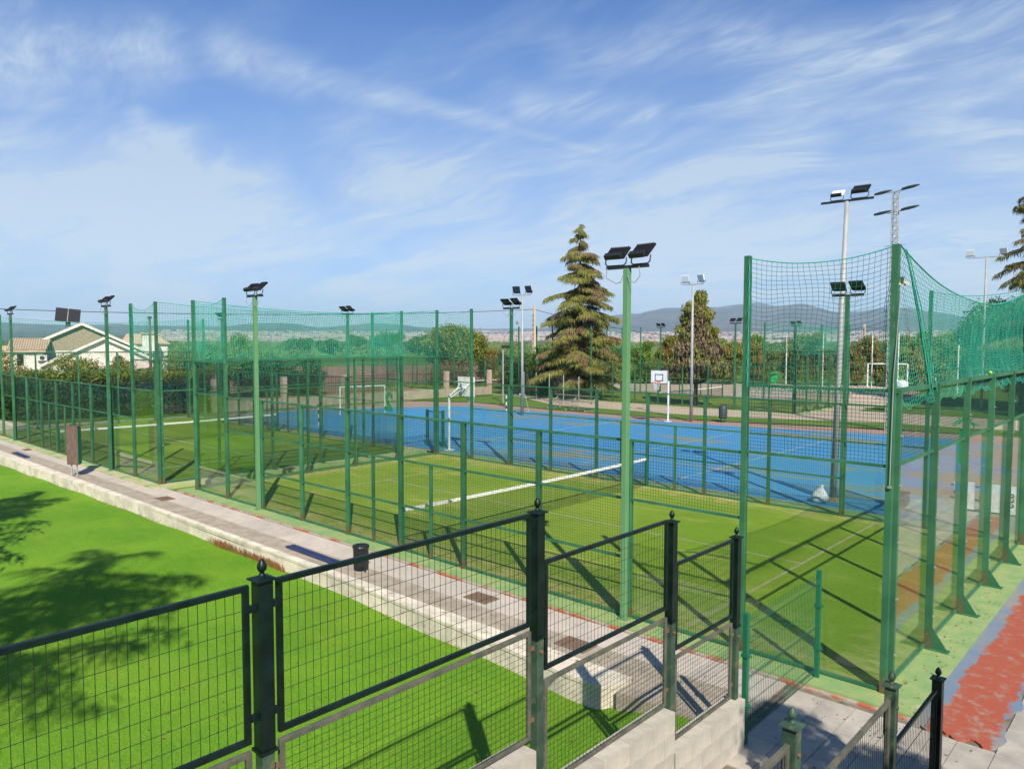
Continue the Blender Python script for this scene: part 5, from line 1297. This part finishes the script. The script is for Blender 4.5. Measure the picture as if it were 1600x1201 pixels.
# ------------------------------------------------------------------ the plain: far trees, town, hills
def at(u, v, z=0.0):
    f = 1175.485; cy, sy, cp, sp = math.cos(YAW), math.sin(YAW), math.cos(PITCH), math.sin(PITCH)
    fw = Vector((sy*cp, cy*cp, sp)); rt = Vector((cy, -sy, 0)); up = rt.cross(fw)
    d = fw + rt*((u-800)/f) + up*((600.5-v)/f); k = (z-CAM.z)/d.z; return CAM + d*k
def azdir(u):
    cy, sy = math.cos(YAW), math.sin(YAW); d = Vector((sy, cy, 0)) + Vector((cy, -sy, 0))*((u-800)/1175.485); return d.normalized()
g = random.Random(15)
FT = []
for (u, dist_, h, lb) in [(610, 300, 9, 'a'), (560, 330, 8, 'b'), (520, 240, 6, 'c'), (470, 300, 6.5, 'd'), (655, 250, 7, 'e'), (640, 300, 6, 'f')]:
    FT.append((u, dist_, h))
names = ['wide far tree cluster in the green fields, right of the middle light pole', 'far tree beside the middle light pole in the green fields', 'low far tree left of the middle light pole', 'far tree near the left pylon shape in the fields',
         'small round far tree just left of the big round tree', 'far tree behind netting near the small round far tree']
for i, (u, d_, h) in enumerate(FT):
    p = Vector((CAM.x, CAM.y, 0))+azdir(u)*d_
    tree('field_tree', names[i], 'tree', (p.x, p.y, -.1), rblobs(random.Random(400+i), 12, h*.75, h*.5, h*.3, h*.2, h*.36), 5000, .6, 'leaf_green', h*.4, .3, 400+i)
# hedgerows and orchards of the plain
bl = []
for k in range(900):
    u = g.uniform(-500, 2300); d_ = 230*math.exp(g.random()*2.1); p = azdir(u)*d_
    h = g.uniform(1.6, 3.4)*(1 if d_ < 500 else 1.5)
    if 350 < u < 760 and d_ < 170: continue
    bl.append((CAM.x+p.x, CAM.y+p.y, h*.45, h*g.uniform(.8, 2.6), h*g.uniform(.8, 2.6), h*.5))
tag(stuff(obj('distant_trees', leaf_cloud('distant_trees', bl, 110000, 1.1, 'leaf_far', 71, core=.6))), 'hedgerows and orchards scattered over the distant green plain', 'trees')
bl2 = [(-.0, 0, 0, 1, 1, 1)]

# hills: polar sheet round the camera, ridge heights along the skyline
ridge = [(-600, 505), (-200, 500), (0, 508), (60, 512), (120, 516), (180, 512), (230, 515), (290, 516), (340, 517), (380, 511), (440, 508), (470, 511), (500, 518), (540, 512), (590, 508), (640, 513), (690, 521),
         (740, 527), (800, 527), (840, 526), (870, 518), (910, 510), (950, 500), (1000, 495), (1040, 487), (1080, 486), (1120, 486), (1150, 482), (1180, 479), (1215, 483), (1250, 479), (1280, 487), (1310, 494), (1345, 492), (1385, 485),
         (1420, 487), (1460, 493), (1500, 500), (1540, 508), (1600, 512), (1700, 508), (1900, 500), (2300, 505)]
ru = np.array([r_[0] for r_ in ridge], float); rv = np.array([532.5-r_[1]+(3 if r_[0] < 750 else 6) for r_ in ridge], float)
from mathutils import noise as mn
us = np.concatenate([np.linspace(-3200, -240, 24), np.linspace(-220, 1820, 340), np.linspace(1850, 4400, 24)])
rs = np.array([2000, 2300, 2700, 3200, 3800, 4400, 5000, 5600, 6100, 6600, 7000, 7400, 7800, 8200, 8600, 9000, 9400, 9800, 10200, 10700, 11300, 12000.])
V = np.zeros((len(rs), len(us), 3))
for j, u in enumerate(us):
    d_ = azdir(u); top = float(np.interp(u, ru, rv))/1175.485/math.sqrt(1+((u-800)/1175.485)**2)
    for i, r_ in enumerate(rs):
        x, y = CAM.x+d_.x*r_, CAM.y+d_.y*r_
        plain = -2 + (max(0, r_-2300)/3700)**1.3*72
        n1 = mn.fractal(Vector((x/1500, y/1500, 0)), 1, 2, 5); n2 = abs(mn.fractal(Vector((x/700+9, y/700, 0)), 1, 2, 5))
        hill = 0
        if r_ > 5600:
            f_ = min(1, (r_-5600)/4000.); crest = CAM.z+top*9600
            s_ = f_*f_*(3-2*f_)
            hill = (crest-plain)*s_*(1 - .42*n2*math.sin(PI*min(1, f_))*1.9) + n1*26*f_*(1-f_)*2
            if r_ > 9600: hill = (crest-plain)*(1-(r_-9600)/3400.)
        V[i, j] = (x, y, max(plain+hill, plain*.6) if hill else plain+n1*6*min(1, (r_-2000)/2000))
V[0, :, 2] = -3
nu_ = len(us); F = [(i*nu_+j, i*nu_+j+1, (i+1)*nu_+j+1, (i+1)*nu_+j) for i in range(len(rs)-1) for j in range(nu_-1)]
m = bpy.data.materials.new('hill_ground'); m.use_nodes = True; t_ = NT(m.node_tree); bs = t_.n['Principled BSDF']; bs.inputs['Roughness'].default_value = 1; bs.inputs['Specular IOR Level'].default_value = 0
pos = t_.node('ShaderNodeNewGeometry').outputs['Position']; sp = t_.node('ShaderNodeSeparateXYZ'); t_.l.new(pos, sp.inputs[0])
c1 = t_.mix(t_.ramp(t_.noise(pos, .0022, 8, .65), .42, .62), (0.03, 0.045, 0.045), (0.105, 0.09, 0.085))
c1 = t_.mix(t_.math('MULTIPLY', t_.ramp(t_.noise(pos, .009, 6, .7), .5, .66), .45), c1, (0.24, 0.185, 0.14))
c1 = t_.mix(t_.math('MULTIPLY', t_.ramp(t_.noise(t_.mapping(pos, scale=(1, 1, .2)), .02, 5, .7), .5, .7), .45), c1, (0.035, 0.055, 0.03))
t_.l.new(c1, bs.inputs['Base Color']); MATS['hill_ground'] = m
struct(obj('hills', np_mesh('hills', V.reshape(-1, 3), F, 'hill_ground', True)))
# the town: thousands of small buildings on the rising plain
Vv, Ff, Vt, Ft = [], [], [], []
def far_box(V_, F_, x, y, z, a, b, h, rot):
    o = len(V_); c_, s_ = math.cos(rot), math.sin(rot)
    for zz_ in (z-3, z+h):
        for (p, q) in ((-a, -b), (a, -b), (a, b), (-a, b)): V_.append((x+p*c_-q*s_, y+p*s_+q*c_, zz_))
    for f_ in ((0, 3, 2, 1), (4, 5, 6, 7), (0, 1, 5, 4), (1, 2, 6, 5), (2, 3, 7, 6), (3, 0, 4, 7)): F_.append(tuple(i+o for i in f_))
for k in range(15000):
    u = g.uniform(240, 1700) if g.random() < .8 else g.uniform(740, 1250); r_ = g.uniform(2300, 6600)
    cl_ = mn.noise(Vector((u/90., r_/500., 3)))
    if cl_ < -.02+g.uniform(-.2, .3): continue
    d_ = azdir(u); x, y = CAM.x+d_.x*r_, CAM.y+d_.y*r_; z = -2 + (max(0, r_-2300)/3700)**1.3*72
    if g.random() < .72: far_box(Vv, Ff, x, y, z, g.uniform(5, 18), g.uniform(5, 12), g.uniform(5, 13), g.uniform(0, 3))
    else: far_box(Vt, Ft, x, y, z, g.uniform(5, 14), g.uniform(5, 12), g.uniform(5, 10), g.uniform(0, 3))
tag(stuff(obj('town_houses', np_mesh('town_houses', Vv, Ff, 'far_white'))), 'pale houses of the distant towns spread over the plain', 'houses')
tag(stuff(obj('town_roofs', np_mesh('town_roofs', Vt, Ft, 'far_terra'))), 'terracotta coloured houses of the distant towns', 'houses')

# ------------------------------------------------------------------ the air
hz_ = MB().boxmm((-13500, -2500, -60), (13500, 13500, 640)).build('haze', None); stuff(hz_); hz_['label'] = 'pale blue haze over the plain and hills'; hz_['category'] = 'haze'
m = bpy.data.materials.new('haze'); m.use_nodes = True; t_ = NT(m.node_tree); t_.n.remove(t_.n['Principled BSDF'])
pv_ = t_.node('ShaderNodeVolumePrincipled'); pv_.inputs['Density'].default_value = 9.0e-5; pv_.inputs['Color'].default_value = (.60, .82, 1.0, 1); pv_.inputs['Anisotropy'].default_value = 0
t_.l.new(pv_.outputs[0], t_.n['Material Output'].inputs['Volume']); hz_.data.materials.append(m)
